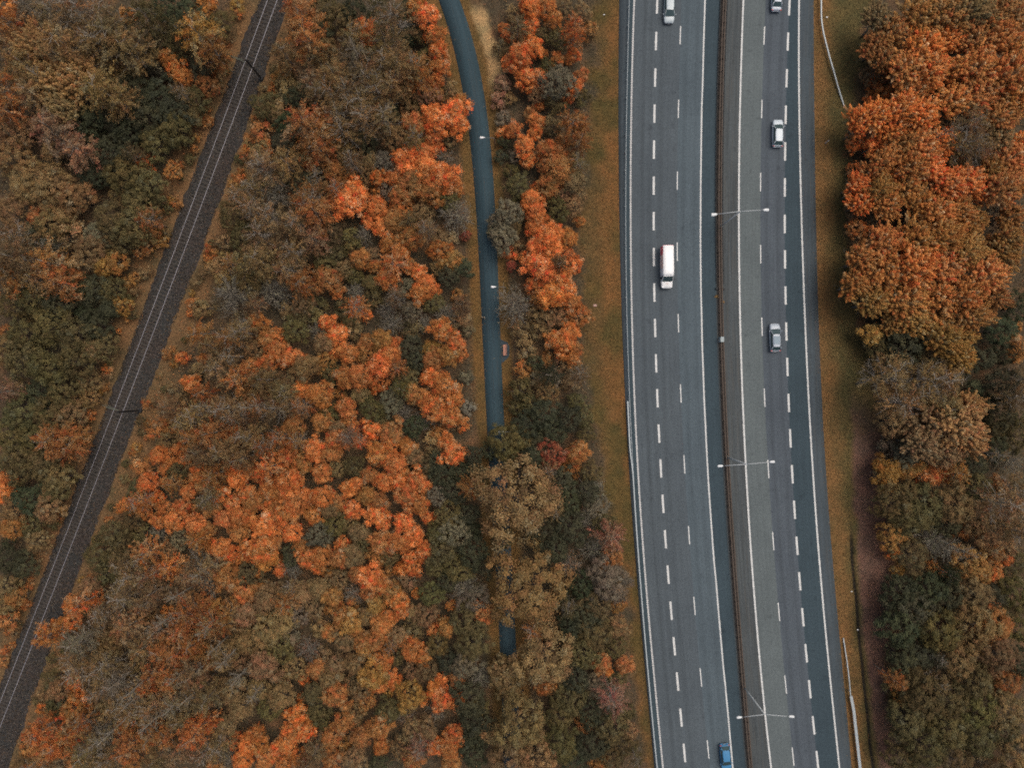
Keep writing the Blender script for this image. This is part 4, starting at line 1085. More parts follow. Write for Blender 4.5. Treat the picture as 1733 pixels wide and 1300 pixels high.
# every crown: x, y, radius in photo pixels at the crown, kind and colour
T = """
850,1135,24,W,tan 852,908,20,G,ol 868,1180,16,W,tan 250,945,14,P,br 330,970,14,P,br 300,1010,14,P,br 275,1055,14,P,gy 345,1060,15,P,br 375,1120,14,P,gy 300,1150,14,P,br 255,1225,15,P,gy 215,1190,14,P,br 290,1205,14,P,gy 325,1178,14,P,br 165,1260,14,P,br 230,1160,14,P,tan 400,1150,14,P,gy 190,1235,14,P,br 360,1100,13,P,br 420,1180,14,P,gy 95,15,15,P,br 112,60,14,P,br 150,40,14,P,br 170,75,14,P,tan 105,100,14,P,br 140,10,14,P,br 190,30,14,P,br 65,130,14,P,tan 400,560,14,P,br 385,600,14,P,br 420,690,14,P,tan 350,690,14,P,br 410,740,14,P,br 520,300,14,P,br 580,150,14,P,br 640,130,14,P,br 700,115,14,P,tan 1600,225,14,P,br 1650,235,14,P,br 1625,925,14,P,br 1690,770,14,P,br
10,10,20,o,or2 25,42,28,B,ru 60,75,36,M,tan 110,80,38,B,tan 45,112,30,B,tan 85,135,40,M,tan 130,135,40,M,tan 175,148,36,B,tan 105,178,30,M,br 60,155,28,B,tan 205,170,26,B,tan 15,95,28,B,tan 12,150,28,B,ru
140,22,38,b,br 185,55,38,B,br 215,85,36,B,br 165,80,30,b,tan 95,30,30,b,br 55,15,26,b,gy 250,30,28,B,ol 285,10,28,G,gr 325,30,30,G,gr 350,8,20,O,or2 340,58,32,B,yo 365,85,24,B,yo 300,78,24,G,ol 270,70,24,G,ol 375,40,22,G,ol 310,55,20,B,ol
285,102,17,O,or2 299,116,17,O,or2 313,131,16,O,or2
230,150,30,G,gr 270,165,32,G,gr 298,190,30,G,gr 250,200,32,G,gr 300,222,28,G,ol 220,228,28,G,gr 268,240,28,G,ol 200,200,28,G,gr 160,205,30,G,gr 190,258,30,G,gr 150,225,22,G,gr 335,170,20,G,ol 340,115,22,G,gr
90,220,30,B,pk 140,255,28,B,pk 115,240,24,b,pk 30,220,32,W,tan 25,262,30,W,tan 15,185,26,B,ru
60,300,28,W,tan 95,318,32,W,tan 130,335,26,W,tan 45,325,24,W,tan 90,350,20,W,tan
215,300,32,G,ol 250,312,28,G,ol 238,345,28,G,ol 185,372,32,G,ol 225,385,32,G,ol 170,395,24,G,gy 210,405,26,G,ol 265,340,18,G,ol 160,300,22,G,gr
25,360,26,G,br 90,385,26,G,br 125,400,26,s,br 30,400,26,b,br 60,400,22,G,gr
40,440,32,B,br 85,450,32,B,ru 30,480,28,B,ru 100,478,26,B,ru 60,470,24,b,tan 10,455,26,b,br 155,432,26,W,br 175,452,18,o,yo 200,447,18,o,yo 165,410,16,o,br 130,480,26,G,ol 60,505,28,G,ol 160,490,26,G,gr 190,490,22,G,ol 100,515,28,G,gr 20,515,24,G,ol
40,560,28,G,ol 90,550,32,G,ol 132,570,32,G,ol 45,610,32,G,ol 90,620,34,G,ol 132,615,30,G,ol 165,550,26,G,gr 180,590,22,G,ol 10,590,26,G,br 10,655,20,B,pk 30,660,20,G,br 110,655,26,G,ol 70,665,24,G,gr 150,645,20,G,br
40,700,32,G,ol 85,700,32,G,ol 118,705,28,G,br 20,735,28,G,ol 60,735,28,G,ol 90,745,26,B,ru 118,755,26,B,ru 130,735,20,B,ru 30,772,28,G,ol 75,780,24,G,ol
40,795,26,G,ol 80,795,24,G,ol 12,812,17,O,or1 28,818,10,o,or1 50,845,26,G,gr 105,810,24,G,br 25,865,24,G,br 85,860,24,G,br 20,895,20,O,ru 50,885,20,G,ol 20,948,24,G,gr 42,958,22,G,gr 8,1000,22,G,br 30,1012,16,o,ru 15,1050,18,s,ru 65,915,20,G,br
505,18,28,B,ru 522,65,32,B,ru 485,95,22,B,br 548,18,24,G,ol 578,32,24,G,ol 490,150,22,s,br 505,165,20,G,gr 545,60,22,G,gr 540,110,20,B,br 530,140,20,B,br
622,52,26,B,or2 603,72,26,B,tan 664,42,32,b,br 690,18,20,G,gr 650,68,26,b,br 600,20,24,G,gr 640,15,22,b,ol
708,10,20,O,or2 726,30,22,O,or1 736,60,19,O,or2 741,85,17,O,or1 746,115,16,O,or1 716,58,16,G,ol 740,135,14,o,or2 720,95,16,G,ol 762,150,14,s,br
595,95,28,b,gy 575,130,26,B,tan 560,158,24,b,tan 682,105,32,B,tan 705,128,28,B,ru 652,112,24,b,br 620,130,32,b,br 640,160,28,b,br 545,150,22,b,br 665,145,26,B,tan 600,165,24,b,tan 695,165,24,G,br 660,180,18,G,gr
520,212,32,B,ru 545,228,28,B,ru 540,252,28,B,ru 590,225,28,b,br 652,198,26,b,br 615,175,26,b,br 575,195,26,b,tan 620,205,26,b,tan 620,235,22,G,gr 580,255,22,G,br
740,202,24,O,or1 770,190,23,O,or1 776,214,18,O,or1 735,235,16,O,or2 740,250,12,o,or1 702,210,20,O,ru 672,235,20,G,br 700,240,18,b,tan 762,235,16,s,br 705,185,16,G,ol 778,170,12,o,or2
455,250,12,o,or1 470,190,22,s,br 450,180,22,G,ol 492,210,22,G,gr 480,242,22,G,gr 440,225,18,s,ru
485,282,28,B,tan 450,292,28,b,tan 458,325,32,N,sv 522,340,28,b,ru 530,368,26,B,ru 508,305,22,G,gr 550,325,20,G,br 430,320,24,b,tan 500,375,22,b,tan 470,370,26,b,br
525,284,12,o,or2 560,290,19,O,ru 586,296,14,o,ru 640,300,14,O,or1 690,270,24,O,or1 720,285,22,O,or1 755,300,24,O,or1 772,312,16,O,or2 700,308,24,O,ru 678,330,20,O,ru 750,265,16,N,tan 730,330,22,O,ru 600,325,22,O,or1 586,348,26,O,or1 608,340,18,O,or1 638,352,19,O,or1 645,384,18,O,or1 625,375,14,o,or1 670,375,22,O,ru 700,400,22,O,ru 660,412,16,O,or2 682,420,18,O,or2 615,398,16,N,sv 650,275,18,G,gy 660,320,18,s,gy
770,365,30,N,sv 725,385,18,b,br 760,338,20,G,ol 715,360,20,G,br 620,295,18,G,br 790,400,9,o,rd 755,405,20,s,br
395,365,24,G,ol 415,400,24,G,ol 425,350,24,b,tan 378,410,16,s,br 440,400,26,b,br 405,330,20,b,tan 560,395,24,G,ol 590,410,22,s,ol 535,405,24,B,br
450,450,28,B,br 512,480,24,B,ru 462,495,32,N,sv 485,455,24,b,tan 550,445,20,G,ol 555,482,22,O,ru 571,492,14,o,or2 535,520,22,s,ol 515,515,20,G,br 425,480,24,W,br 500,430,22,b,br
634,452,13,o,or1 660,472,20,O,or2 672,446,22,B,or2 708,460,15,O,or1 725,482,17,O,or1 736,492,12,o,or1 762,470,20,G,gr 766,444,18,O,yo 690,488,18,s,gy 600,468,16,G,ol 603,495,18,N,sv 632,505,18,s,ol 656,525,18,N,gy 700,525,18,G,gy 660,548,20,N,gy 735,515,18,G,ol 755,530,20,N,sv 745,450,16,G,br 580,520,18,s,ol 690,450,14,O,ru
622,535,10,o,or1 555,545,15,O,or1 574,570,18,O,or1 564,596,13,o,or1 440,545,18,O,or2 470,592,19,O,or2 490,602,17,O,or2 500,560,22,G,ol 530,560,18,N,gy 546,580,18,N,gy 600,560,18,s,br 590,540,16,s,ol 450,570,18,O,ru 510,535,16,G,ol 620,580,16,O,ru
745,558,20,O,or2 772,580,17,O,or2 730,590,16,O,yo 755,600,18,O,ru 700,560,18,s,ol 718,548,16,N,sv 695,588,20,G,gr 645,572,18,O,ru 780,600,12,o,or2 770,545,14,s,br 790,560,10,s,gy
520,620,22,N,gy 506,608,14,O,or2 590,598,18,O,or2 660,600,19,O,or1 650,620,22,O,or1 610,635,24,O,or2 585,640,20,O,or2 670,583,13,o,or1 635,656,10,o,or1 560,630,18,G,ol 690,640,20,G,ol 735,640,19,O,or1 750,660,22,O,or1 770,672,15,O,or2 738,690,22,O,or1 765,702,19,O,or1 720,678,16,O,or2 705,610,18,G,gr 700,665,18,O,ru 790,640,12,s,gy 792,690,12,s,sv
510,656,16,O,or1 545,670,22,O,or1 527,664,16,O,or1 518,690,18,b,ru 480,660,22,b,br 450,642,24,b,br 472,692,26,b,br 440,692,24,b,ru 585,690,18,O,or1 590,712,14,O,or2 630,700,22,G,ol 660,682,20,G,gy 682,702,18,N,gy 650,715,16,s,ol 630,725,16,O,or1 600,725,11,o,or1 590,742,17,b,pk 612,722,9,o,rd 570,745,20,O,or2 665,730,20,N,gy 700,722,20,G,gr 718,712,18,N,sv 560,700,18,G,ol 545,715,18,O,ru 610,670,16,N,gy
756,745,15,O,or1 760,766,19,O,or1 780,770,12,o,or2 735,752,18,s,br 690,756,16,O,or2 660,752,19,O,or1 640,770,20,O,or1 666,786,21,O,or1 680,802,14,O,or1 650,816,18,O,or1 676,816,17,O,or1 706,810,17,O,or2 720,822,15,O,or2 600,790,18,G,ol 560,765,20,O,ru 530,760,20,O,or2 510,782,18,O,ru 545,802,18,O,or1 490,750,13,O,or2 480,790,18,G,ru 590,830,15,O,or1 606,818,14,O,or2 622,842,17,O,ru 645,850,16,O,ru 682,842,20,O,or2 712,852,17,O,or2 600,862,17,O,or1 720,790,18,G,ol 750,800,24,G,gr 770,832,22,G,gr 745,838,20,G,gy 625,805,16,N,gy 570,790,16,G,br 700,775,16,N,gy 640,740,14,N,sv 740,780,18,G,gr 560,860,18,N,gy 780,800,18,G,gr 790,870,20,G,gr
490,820,26,O,or1 470,832,18,O,or1 500,850,24,O,or1 455,825,16,O,or2 521,840,16,O,or1 550,836,20,O,or2 485,868,22,O,or1 465,855,16,O,or1 440,800,18,O,or2 430,850,18,O,ru 575,850,16,O,ru 530,870,18,O,or2
380,472,16,W,tan 368,455,17,W,tan 390,500,34,N,sv 420,452,22,B,tan 345,522,17,s,br 345,560,22,B,yo 390,572,24,b,ru 415,555,20,b,tan 310,606,11,o,or1 325,650,16,O,or1 346,608,10,o,or1 335,628,14,s,br 370,625,26,b,gy 405,642,24,b,br 430,642,14,B,or2 385,690,26,b,tan 332,702,22,b,tan 360,732,26,B,ru 308,716,18,b,tan 312,685,18,s,br 402,705,22,b,tan 380,762,26,b,gy 340,770,24,b,gy 420,735,22,b,br 410,775,22,b,br 430,590,20,G,br 300,660,18,s,br 345,665,18,b,br 440,760,20,b,ru 360,590,18,b,br
270,770,16,O,or1 286,776,13,o,or1 299,760,12,o,or2 278,796,13,o,or2 258,820,18,O,or1 266,842,13,o,or1 282,815,11,o,or2 340,800,18,O,or2 400,810,18,O,or1 390,792,14,O,or2 422,800,14,O,or2 375,836,17,O,or1 346,822,16,O,ru 396,852,16,O,or1 320,832,15,O,or2 308,856,14,O,or2 420,832,16,O,or2 300,800,16,G,ol 310,740,14,s,br 290,730,14,s,ru 360,860,16,O,ru 280,860,14,o,or2 240,790,16,s,ru 230,830,16,G,ol
270,882,14,O,or1 300,880,20,O,or2 332,882,19,O,or2 382,880,17,O,or2 406,872,18,O,or2 426,882,16,O,or1 268,902,18,N,sv 225,882,18,G,ol 190,902,22,G,ol 168,940,24,G,ol 205,922,20,G,ol 350,895,16,O,ru 310,910,18,G,gy 240,905,18,s,ol 405,905,16,N,gy
372,924,18,O,or1 392,936,17,O,or1 355,920,12,o,or1 425,936,18,O,or1 408,945,14,O,or2 295,965,20,B,or2 250,935,22,B,ru 225,980,26,b,br 215,952,22,B,br 252,972,22,b,br 335,950,26,N,tan 350,988,28,N,yo 385,985,22,N,gy 290,935,20,G,br 270,1000,22,b,br 420,970,22,G,ol 415,1000,20,N,gy 320,975,18,b,br 185,970,20,s,ol
140,1018,19,B,or2 122,1024,15,O,or2 165,1012,14,O,or2 84,1074,20,B,or2 104,1062,17,O,or2 120,1052,15,O,or2 140,1082,26,b,gy 130,1112,22,b,br 190,1090,20,W,tan 178,1082,18,W,tan 210,1020,26,b,br 220,1060,24,B,tan 240,1040,18,W,tan 246,1092,22,B,tan 285,1095,24,B,ru 305,1112,22,B,ru 262,1062,22,b,tan 330,1092,20,B,ru 285,1036,12,o,or2 320,1030,22,B,ru 345,1045,18,B,ru 305,1065,20,b,br 180,1045,22,b,br 185,1125,24,b,br 250,1020,18,b,tan
140,1140,26,b,tan 166,1132,24,b,tan 124,1156,13,O,or1 130,1176,15,O,or1 140,1195,12,o,or2 200,1150,26,b,gy 210,1180,24,b,br 250,1166,14,B,or1 270,1145,22,B,ru 290,1160,20,B,ru 230,1202,24,b,tan 262,1200,22,b,tan 300,1185,26,b,gy 350,1180,26,b,gy 360,1060,19,B,ru 385,1062,18,B,ru 356,1125,12,o,or2 390,1172,24,N,gy 330,1140,24,b,br 380,1110,24,N,gy 410,1040,22,N,gy 420,1085,22,N,gy 170,1170,20,b,br 310,1215,22,b,br 180,1205,22,s,br 100,1190,20,s,ol 90,1150,18,s,ol
75,1236,22,B,or2 100,1256,24,B,or2 120,1238,20,B,ru 55,1265,18,s,ru 170,1240,24,N,gy 135,1222,18,b,ru 220,1265,26,B,ru 246,1250,20,B,ru 195,1285,22,b,br 330,1242,24,B,or2 346,1225,19,B,or2 370,1262,22,b,tan 420,1262,17,O,or1 432,1242,15,O,or1 386,1286,20,N,sv 346,1272,22,b,br 310,1272,22,b,br 270,1280,22,b,br 150,1275,22,b,br 285,1245,22,b,br 380,1230,20,N,gy 410,1205,22,N,gy 40,1295,18,s,br 100,1290,18,s,br
450,890,21,O,or1 468,880,16,O,or1 438,930,24,O,or1 452,946,19,O,or1 475,966,12,o,or1 500,900,17,O,or1 462,912,16,O,or2 520,946,17,O,or2 545,940,19,O,or2 535,958,14,O,or2 580,915,13,O,or2 540,905,22,G,gy 570,890,20,G,ol 495,940,18,G,gr 492,965,18,N,sv 510,925,14,O,ru 440,965,14,O,or2 555,965,18,s,ru 590,880,18,G,br 610,900,18,N,gy
630,875,18,O,or1 650,885,14,O,or1 685,880,18,O,or1 680,910,22,O,or1 702,905,19,O,or1 715,930,16,O,or1 694,942,13,O,or1 646,920,19,O,ru 700,963,14,o,or1 716,942,12,o,or1 725,875,12,o,or1 600,945,20,N,gy 620,920,18,G,ol 660,940,18,G,ol 740,905,18,G,ol 735,960,18,G,ol 575,945,18,N,gy
625,975,22,O,or1 646,988,18,O,or2 605,970,16,O,ru 690,985,16,s,br 705,1005,9,o,or1 660,1002,17,O,yo 560,1010,17,O,yo 635,1025,17,O,yo 675,1020,17,O,or2 680,1040,15,O,or2 600,1005,18,N,pk 595,1055,20,O,yo 580,1045,16,O,ru 650,1065,20,O,or2 610,1080,18,O,ru 640,1085,17,O,ru 560,1070,15,O,ru 615,1098,17,O,yo 700,1100,21,O,or2 717,1112,16,O,or2 690,1088,16,O,br 735,1068,12,o,or2 760,1060,16,O,ru 765,1025,10,o,or2 720,1040,20,G,br 730,1005,20,G,ol 700,1065,18,s,br 540,1000,18,N,gy 620,1045,16,N,gy 580,1085,18,N,gy 740,1090,20,G,ol 570,980,18,G,br 755,985,18,G,gr 700,1035,12,N,gy
460,1020,26,N,gy 482,1050,24,N,gy 450,1070,24,N,gy 502,1040,20,G,gy 470,1100,24,G,ol 450,1130,24,N,gy 520,1102,20,N,pk 540,1135,18,O,ru 515,1152,9,o,or1 560,1150,20,N,gy 510,1180,8,o,or1 570,1180,21,O,ru 480,1175,24,N,gy 460,1200,22,G,ol 540,1195,20,G,ol 510,1010,20,N,gy 440,1040,20,G,br 440,1000,18,O,ru 500,1130,20,G,br 490,1075,18,s,gy 540,1060,18,s,br 530,1030,18,G,br 440,1165,20,N,gy
630,1140,24,O,yo 655,1145,16,O,or2 670,1155,13,O,or1 642,1158,16,O,or2 745,1150,13,O,or1 750,1180,21,O,or1 735,1172,16,O,or1 770,1190,14,O,or1 740,1205,18,N,sv 690,1180,24,W,yo 660,1202,22,W,ol 640,1230,21,O,ru 645,1265,15,O,or2 612,1245,18,O,ru 500,1235,21,O,or2 520,1240,16,O,or1 470,1265,13,O,or1 490,1260,18,O,or2 510,1280,17,O,or2 450,1285,17,O,or2 440,1262,15,O,or2 480,1290,14,O,or1 560,1250,18,O,ru 600,1210,18,G,br 580,1225,19,O,ru 700,1240,22,G,br 690,1220,16,N,pk 712,1265,18,b,pk 770,1240,17,O,or2 760,1265,19,O,or1 740,1265,17,O,or1 778,1255,13,O,or2 700,1288,18,O,ru 640,1292,18,G,gr 722,1235,18,N,gy 600,1280,20,G,br 560,1285,20,O,ru 540,1215,18,G,ol 610,1170,18,G,br 720,1135,20,G,ol 600,1125,18,N,gy 700,1140,18,G,br 670,1110,16,G,ol 760,1120,20,G,gr 770,1290,18,O,ru 680,1265,18,G,br
770,900,28,G,gy 750,930,26,G,ol 800,935,26,G,gr 790,1000,26,N,sv 800,1015,26,G,gy 790,1050,28,G,ol 800,1092,28,W,ol 790,1125,24,G,gy 812,1150,22,N,sv 790,1180,28,G,gr 802,1220,26,G,gr 800,1272,24,G,gr 775,965,24,G,ol 820,960,18,G,gr 760,870,24,G,ol 800,1250,20,G,gr 810,1195,18,G,ol
900,18,19,O,or1 890,3,15,O,or1 900,42,16,O,or1 926,14,18,O,or2 936,36,16,O,or2 970,46,17,B,or2 968,65,16,B,or2 851,45,9,o,or2 856,62,9,o,or2 915,60,14,G,ol 945,65,18,G,ol 985,20,16,G,br 955,10,16,G,br 870,25,16,s,br
880,96,21,O,or1 868,112,16,O,or1 905,80,17,O,or1 890,132,17,O,or1 859,105,11,o,or1 896,146,13,o,or1 920,92,9,o,or2 945,105,13,o,or2 971,92,11,o,or1 961,100,10,o,or2 943,140,28,G,gy 971,146,15,O,or1 964,162,13,o,or1 982,130,13,o,ru 930,115,16,G,ol 915,178,8,o,or1 910,158,16,G,br 985,165,14,s,ol 940,175,18,s,ol
896,192,12,o,ru 906,205,15,O,or2 870,220,14,O,or1 885,252,18,O,or1 905,225,12,o,or1 895,272,14,O,or1 925,256,19,O,or2 965,215,22,B,ru 985,205,18,B,ru 980,236,20,B,ru 946,262,18,O,ru 950,290,26,O,ru 968,310,20,O,br 935,312,22,O,ru 980,280,18,b,br 935,215,18,s,ol 920,335,16,G,br 870,265,12,s,gy 865,290,14,s,ol
903,340,20,O,or1 900,358,17,O,or1 915,372,17,O,or1 905,387,18,O,or1 945,355,20,G,ol 970,350,18,G,br 950,325,18,G,br 980,375,10,o,or2 925,402,22,O,or1 946,396,17,O,or1 910,416,19,O,or1 935,422,20,O,or1 962,405,17,O,or2 880,340,12,s,ol 975,330,16,G,br
875,315,20,G,ol 860,356,24,G,gy 845,372,18,G,gy 852,402,23,G,gy 838,392,14,G,gy 868,380,18,G,ol
843,170,14,s,pk 852,200,14,s,gy 850,140,14,s,pk 850,80,14,s,br 862,165,12,s,br 855,240,12,s,gr 848,265,12,s,gr
900,450,22,O,or1 925,460,25,O,or1 905,482,16,O,or2 946,470,23,O,or1 930,500,23,O,or1 956,492,19,O,or1 962,516,17,O,or2 912,505,16,O,ru 893,440,14,o,or1 950,580,22,O,or2 935,575,16,O,or2 966,560,17,O,or1 950,598,10,o,or1 975,590,12,o,ru 925,545,18,s,br 905,530,18,s,br 945,535,18,G,br
865,450,9,o,rd 868,520,31,N,sv 882,560,18,s,br 910,560,18,s,br 890,592,18,s,br 905,615,16,s,gr 940,640,14,s,sv 936,656,8,s,sv 880,660,22,s,ol 905,640,16,s,br 900,685,20,s,ol 925,665,20,G,br 885,625,16,s,ru 950,615,16,s,br 965,645,16,s,br 870,690,14,s,ol 975,680,16,G,ol
922,700,26,G,gr 960,710,24,G,gr 890,720,24,G,gr 940,728,24,G,gr 986,702,18,G,ol 880,745,20,G,ol 910,745,18,G,gr 990,735,16,G,ol
932,770,25,G,rd 974,772,16,O,ru 985,762,16,O,ru 965,792,18,s,ru 907,810,10,o,or2 950,812,24,G,gr 990,832,22,G,gr 1008,830,24,N,sv 1010,858,20,G,gy 1000,800,18,G,ol 960,845,24,G,gr
860,842,68,W,tan 855,748,28,W,ol 800,770,18,G,gr 808,805,18,G,gr 935,845,16,N,gy 830,765,16,G,gr
965,900,26,G,gr 922,895,24,G,gr 1035,912,24,B,pk 1020,885,20,G,ol 990,882,20,N,sv 940,925,24,G,gr
893,998,60,W,tan 920,1112,46,W,tan 857,1160,22,W,tan 850,1128,18,W,ol 880,1232,40,W,tan 905,1285,36,W,tan 860,1285,34,W,tan 945,1212,24,G,ol 950,1252,28,W,ol
965,960,24,N,pk 1006,930,24,N,sv 985,990,24,G,gr 1030,985,34,W,gy 1010,1020,26,G,ol 990,1042,26,G,gr 1002,1072,28,W,ol 1015,1122,18,O,ru 1025,1137,10,o,or1 1042,1095,18,G,ol 985,1102,26,G,ol 1035,1182,26,b,pk 1010,1160,22,G,gy 965,1182,28,G,ol 1000,1202,26,G,gr 1032,1232,26,G,ol 1002,1262,26,G,gr 1052,1262,20,G,ol 1045,1022,18,G,yo 965,1060,22,G,gr 975,1145,22,G,gr 1045,1145,18,s,ol 1060,1205,14,s,ol 970,1285,24,G,gr 1035,1285,22,G,ol
1490,30,26,M,br 1512,52,28,M,ru 1550,22,36,M,ru 1600,28,38,M,ru 1648,18,36,M,br 1690,62,36,M,or2 1562,82,38,M,or1 1602,72,28,M,or1 1530,112,34,M,or2 1575,118,32,M,or1 1650,110,38,M,or2 1700,25,36,M,ru 1702,118,38,M,or2 1615,120,28,M,or2 1725,85,30,M,or2 1490,75,24,M,ru 1645,65,34,M,ru 1500,100,22,M,ru
1492,190,30,M,or1 1530,184,32,M,or1 1566,196,30,M,or1 1512,215,30,M,or1 1470,200,24,M,or1 1456,215,18,M,or1 1545,155,28,M,or2 1615,165,34,M,or2 1660,160,34,M,or2 1720,165,32,M,or2 1690,200,30,M,ru
1560,250,32,M,or2 1590,246,26,M,or1 1530,240,26,M,ru 1640,212,30,b,br 1502,268,28,M,or2 1478,290,22,M,or2 1540,280,30,M,or2 1576,284,26,M,or1 1615,250,26,b,br 1650,255,28,b,br
1452,310,20,M,or1 1462,342,23,M,or1 1490,320,26,M,ru 1444,325,14,M,or1 1500,345,28,M,or2 1540,320,28,M,or2 1562,345,28,M,or2 1602,310,30,M,or1 1640,308,29,M,or1 1650,328,20,M,or1 1620,350,26,M,or2 1582,362,34,M,or2 1690,235,30,M,br 1712,270,32,M,or2 1700,318,32,M,ru 1728,240,22,M,or1 1725,305,24,M,or2 1680,285,24,M,ru
1685,366,23,G,gy 1650,375,24,M,ru 1715,360,24,M,ru
1500,410,34,M,or2 1550,400,34,M,or2 1600,400,34,M,or2 1462,440,28,M,or2 1448,482,26,M,or2 1500,460,36,M,or2 1550,450,38,M,or1 1600,452,36,M,or2 1640,430,32,M,ru 1672,470,34,M,or2 1640,500,32,M,or2 1590,510,34,M,or2 1530,510,36,M,ru 1480,512,28,M,yo 1550,545,30,M,yo 1650,535,28,M,ru 1702,430,28,M,ru 1712,398,26,M,ru 1690,500,24,M,ru 1515,545,24,M,yo 1605,550,26,M,yo
1528,585,36,G,gr 1570,605,28,G,ol 1600,580,30,M,yo 1622,604,26,M,yo 1645,575,20,M,yo 1622,560,17,N,pk 1690,560,26,G,gr 1722,520,26,G,gr 1700,650,28,G,gr 1725,590,22,O,ru 1722,640,20,b,br 1660,610,22,G,gr 1490,585,22,G,ol 1700,600,22,G,gr
1500,650,34,b,tan 1550,640,36,b,tan 1592,650,32,b,tan 1530,682,32,b,tan 1620,722,40,M,tan 1580,722,36,M,br 1642,742,30,M,tan 1560,752,30,M,br 1512,715,28,G,br 1532,772,24,G,gy 1640,690,28,M,tan 1600,690,26,B,tan 1600,765,26,M,br 1505,755,18,s,gy 1690,700,26,G,gr 1720,680,22,b,br 1680,760,22,G,gr 1720,740,24,G,ol 1650,790,22,G,gr
1500,796,23,O,yo 1530,795,18,O,yo 1570,800,20,O,or2 1596,800,16,O,or1 1490,785,14,O,yo 1502,818,15,O,yo 1550,790,16,O,yo 1715,780,20,N,sv
1510,850,34,G,ol 1560,850,34,W,ol 1540,880,30,W,ol 1610,852,32,W,br 1650,828,26,G,ol 1690,852,34,b,br 1722,830,24,b,br 1690,912,34,W,br 1650,872,26,G,br 1722,900,26,b,br 1512,910,24,G,yo 1545,940,28,G,ol 1510,936,12,o,or2 1680,936,18,O,or2 1702,946,13,O,or1 1580,915,26,N,sv 1604,932,24,N,sv 1640,950,28,G,yo 1600,890,22,G,gr 1720,950,22,G,ol 1660,965,20,G,yo
1520,1000,30,G,gr 1570,1000,30,G,gr 1540,1030,34,G,gr 1602,1010,28,G,gr 1520,1062,32,G,gr 1582,1062,34,W,ol 1640,1062,38,W,br 1682,1062,32,W,ru 1615,1110,30,W,tan 1690,1105,32,W,br 1702,1150,24,W,ru 1650,1150,28,W,ol 1550,1105,28,G,gr 1522,1112,26,G,gr 1560,1172,34,W,ol 1602,1182,32,W,ol 1530,1212,30,W,ol 1602,1232,32,W,ol 1652,1200,30,G,ol 1702,1200,32,G,br 1652,1252,32,W,ol 1712,1272,32,W,br 1560,1262,34,W,ol 1522,1282,26,G,ol 1695,1240,26,G,ol 1725,1062,26,G,ol 1720,1002,28,W,ol 1645,1005,28,W,br 1680,1010,24,G,gr 1610,1285,28,G,ol 1540,1150,24,G,ol 1725,1120,24,G,gr 1617,1107,5,s,or1
"""
NAMES = {'O': ('broadleaf_tree', 'leafy tree'), 'o': ('sapling', 'leafy sapling'), 'W': ('willow_tree', 'broad domed tree'), 'M': ('maple_tree', 'spiky crowned tall tree'),
         'B': ('birch_tree', 'birch'), 'b': ('birch_tree', 'half bare birch'), 'G': ('bushy_tree', 'dense bushy tree'), 'N': ('bare_tree', 'nearly bare tree'), 's': ('shrub', 'low shrub'), 'P': ('birch_tree', 'thin leafless stem')}
CN = {'or1': 'bright orange', 'or2': 'orange', 'ru': 'rust coloured', 'tan': 'tan', 'br': 'brown', 'ol': 'olive', 'gr': 'dark green', 'gy': 'grey green', 'pk': 'pinkish', 'rd': 'deep red', 'yo': 'ochre', 'sv': 'silver grey'}
trees = []
for tok in T.split():
    a = tok.split(','); trees.append([float(a[0]), float(a[1]), float(a[2]), a[3], a[4]])
    if a[4] == 'or1' and 240 < float(a[0]) < 790 and float(a[1]) > 420 and (int(a[0]) * 7 + int(a[1])) % 3 == 0: trees[-1][4] = 'or2'
    if a[3] in 'Nb' and a[4] in ('gy', 'br') and 240 < float(a[0]) < 780 and float(a[1]) > 560 and (int(a[0]) + int(a[1])) % 5 < 3: trees[-1][3] = 'O' if a[3] == 'N' else 'B'; trees[-1][4] = 'ru' if int(a[0]) % 2 else 'br'

# low shrubs that fill the gaps between the crowns
occ = np.array([(t[0], t[1], t[2]) for t in trees])
fr = np.random.default_rng(99); added = 0
for _ in range(9000):
    x, y = fr.uniform(4, 1729), fr.uniform(4, 1296)
    z = zone(np.array([x]), np.array([y]))
    if z['rail'][0] < 26 or z['path'][0] < 22: continue
    if c_forestL(y) - 4 < x < c_forestR(y) + 6: continue
    if z['motor'][0] < 30: continue
    if (x < 865 and 800 < x and y < 170) or math.hypot(x - 854, y - 593) < 40: continue
    d = np.hypot(occ[:, 0] - x, occ[:, 1] - y) - occ[:, 2] * .82
    if d.min() < 5: continue
    near = np.argsort(d)[:4]
    wood = [trees[q][4] for q in near if trees[q][4] in ('ru', 'or1', 'or2', 'tan', 'br', 'ol', 'gr', 'yo')] or ['br']
    if 230 < x < 790 and 260 < y: wood = wood + ['or2', 'ru', 'ru']
    col = fr.choice(wood + ['br', 'ru'])
    kind = fr.choice(['s', 'G', 'O', 'b', 'B'], p=[.30, .22, .26, .12, .10])
    r = fr.uniform(11, 16) if kind == 's' else fr.uniform(14, 20); trees.append([round(x), round(y), r, str(kind), str(col)]); occ = np.vstack([occ, [x, y, r]]); added += 1
    if added > 260: break
fr2 = np.random.default_rng(77)
for _ in range(260):                                 # rusty scrub along both edges of the ballast
    y = fr2.uniform(0, 1300); sd_ = fr2.choice([-1, 1])
    x = float(c_balL(y)) - fr2.uniform(6, 34) if sd_ < 0 else float(c_balR(y)) + fr2.uniform(5, 26)
    if not (3 < x < 500): continue
    if (np.hypot(occ[:, 0] - x, occ[:, 1] - y) - occ[:, 2] * .6).min() < 3: continue
    r = fr2.uniform(5, 10); trees.append([round(x), round(y), r, 's', str(fr2.choice(['ru', 'or2', 'br', 'yo', 'ol', 'ru']))]); occ = np.vstack([occ, [x, y, r]])
print('filled', added, 'trees', len(trees))

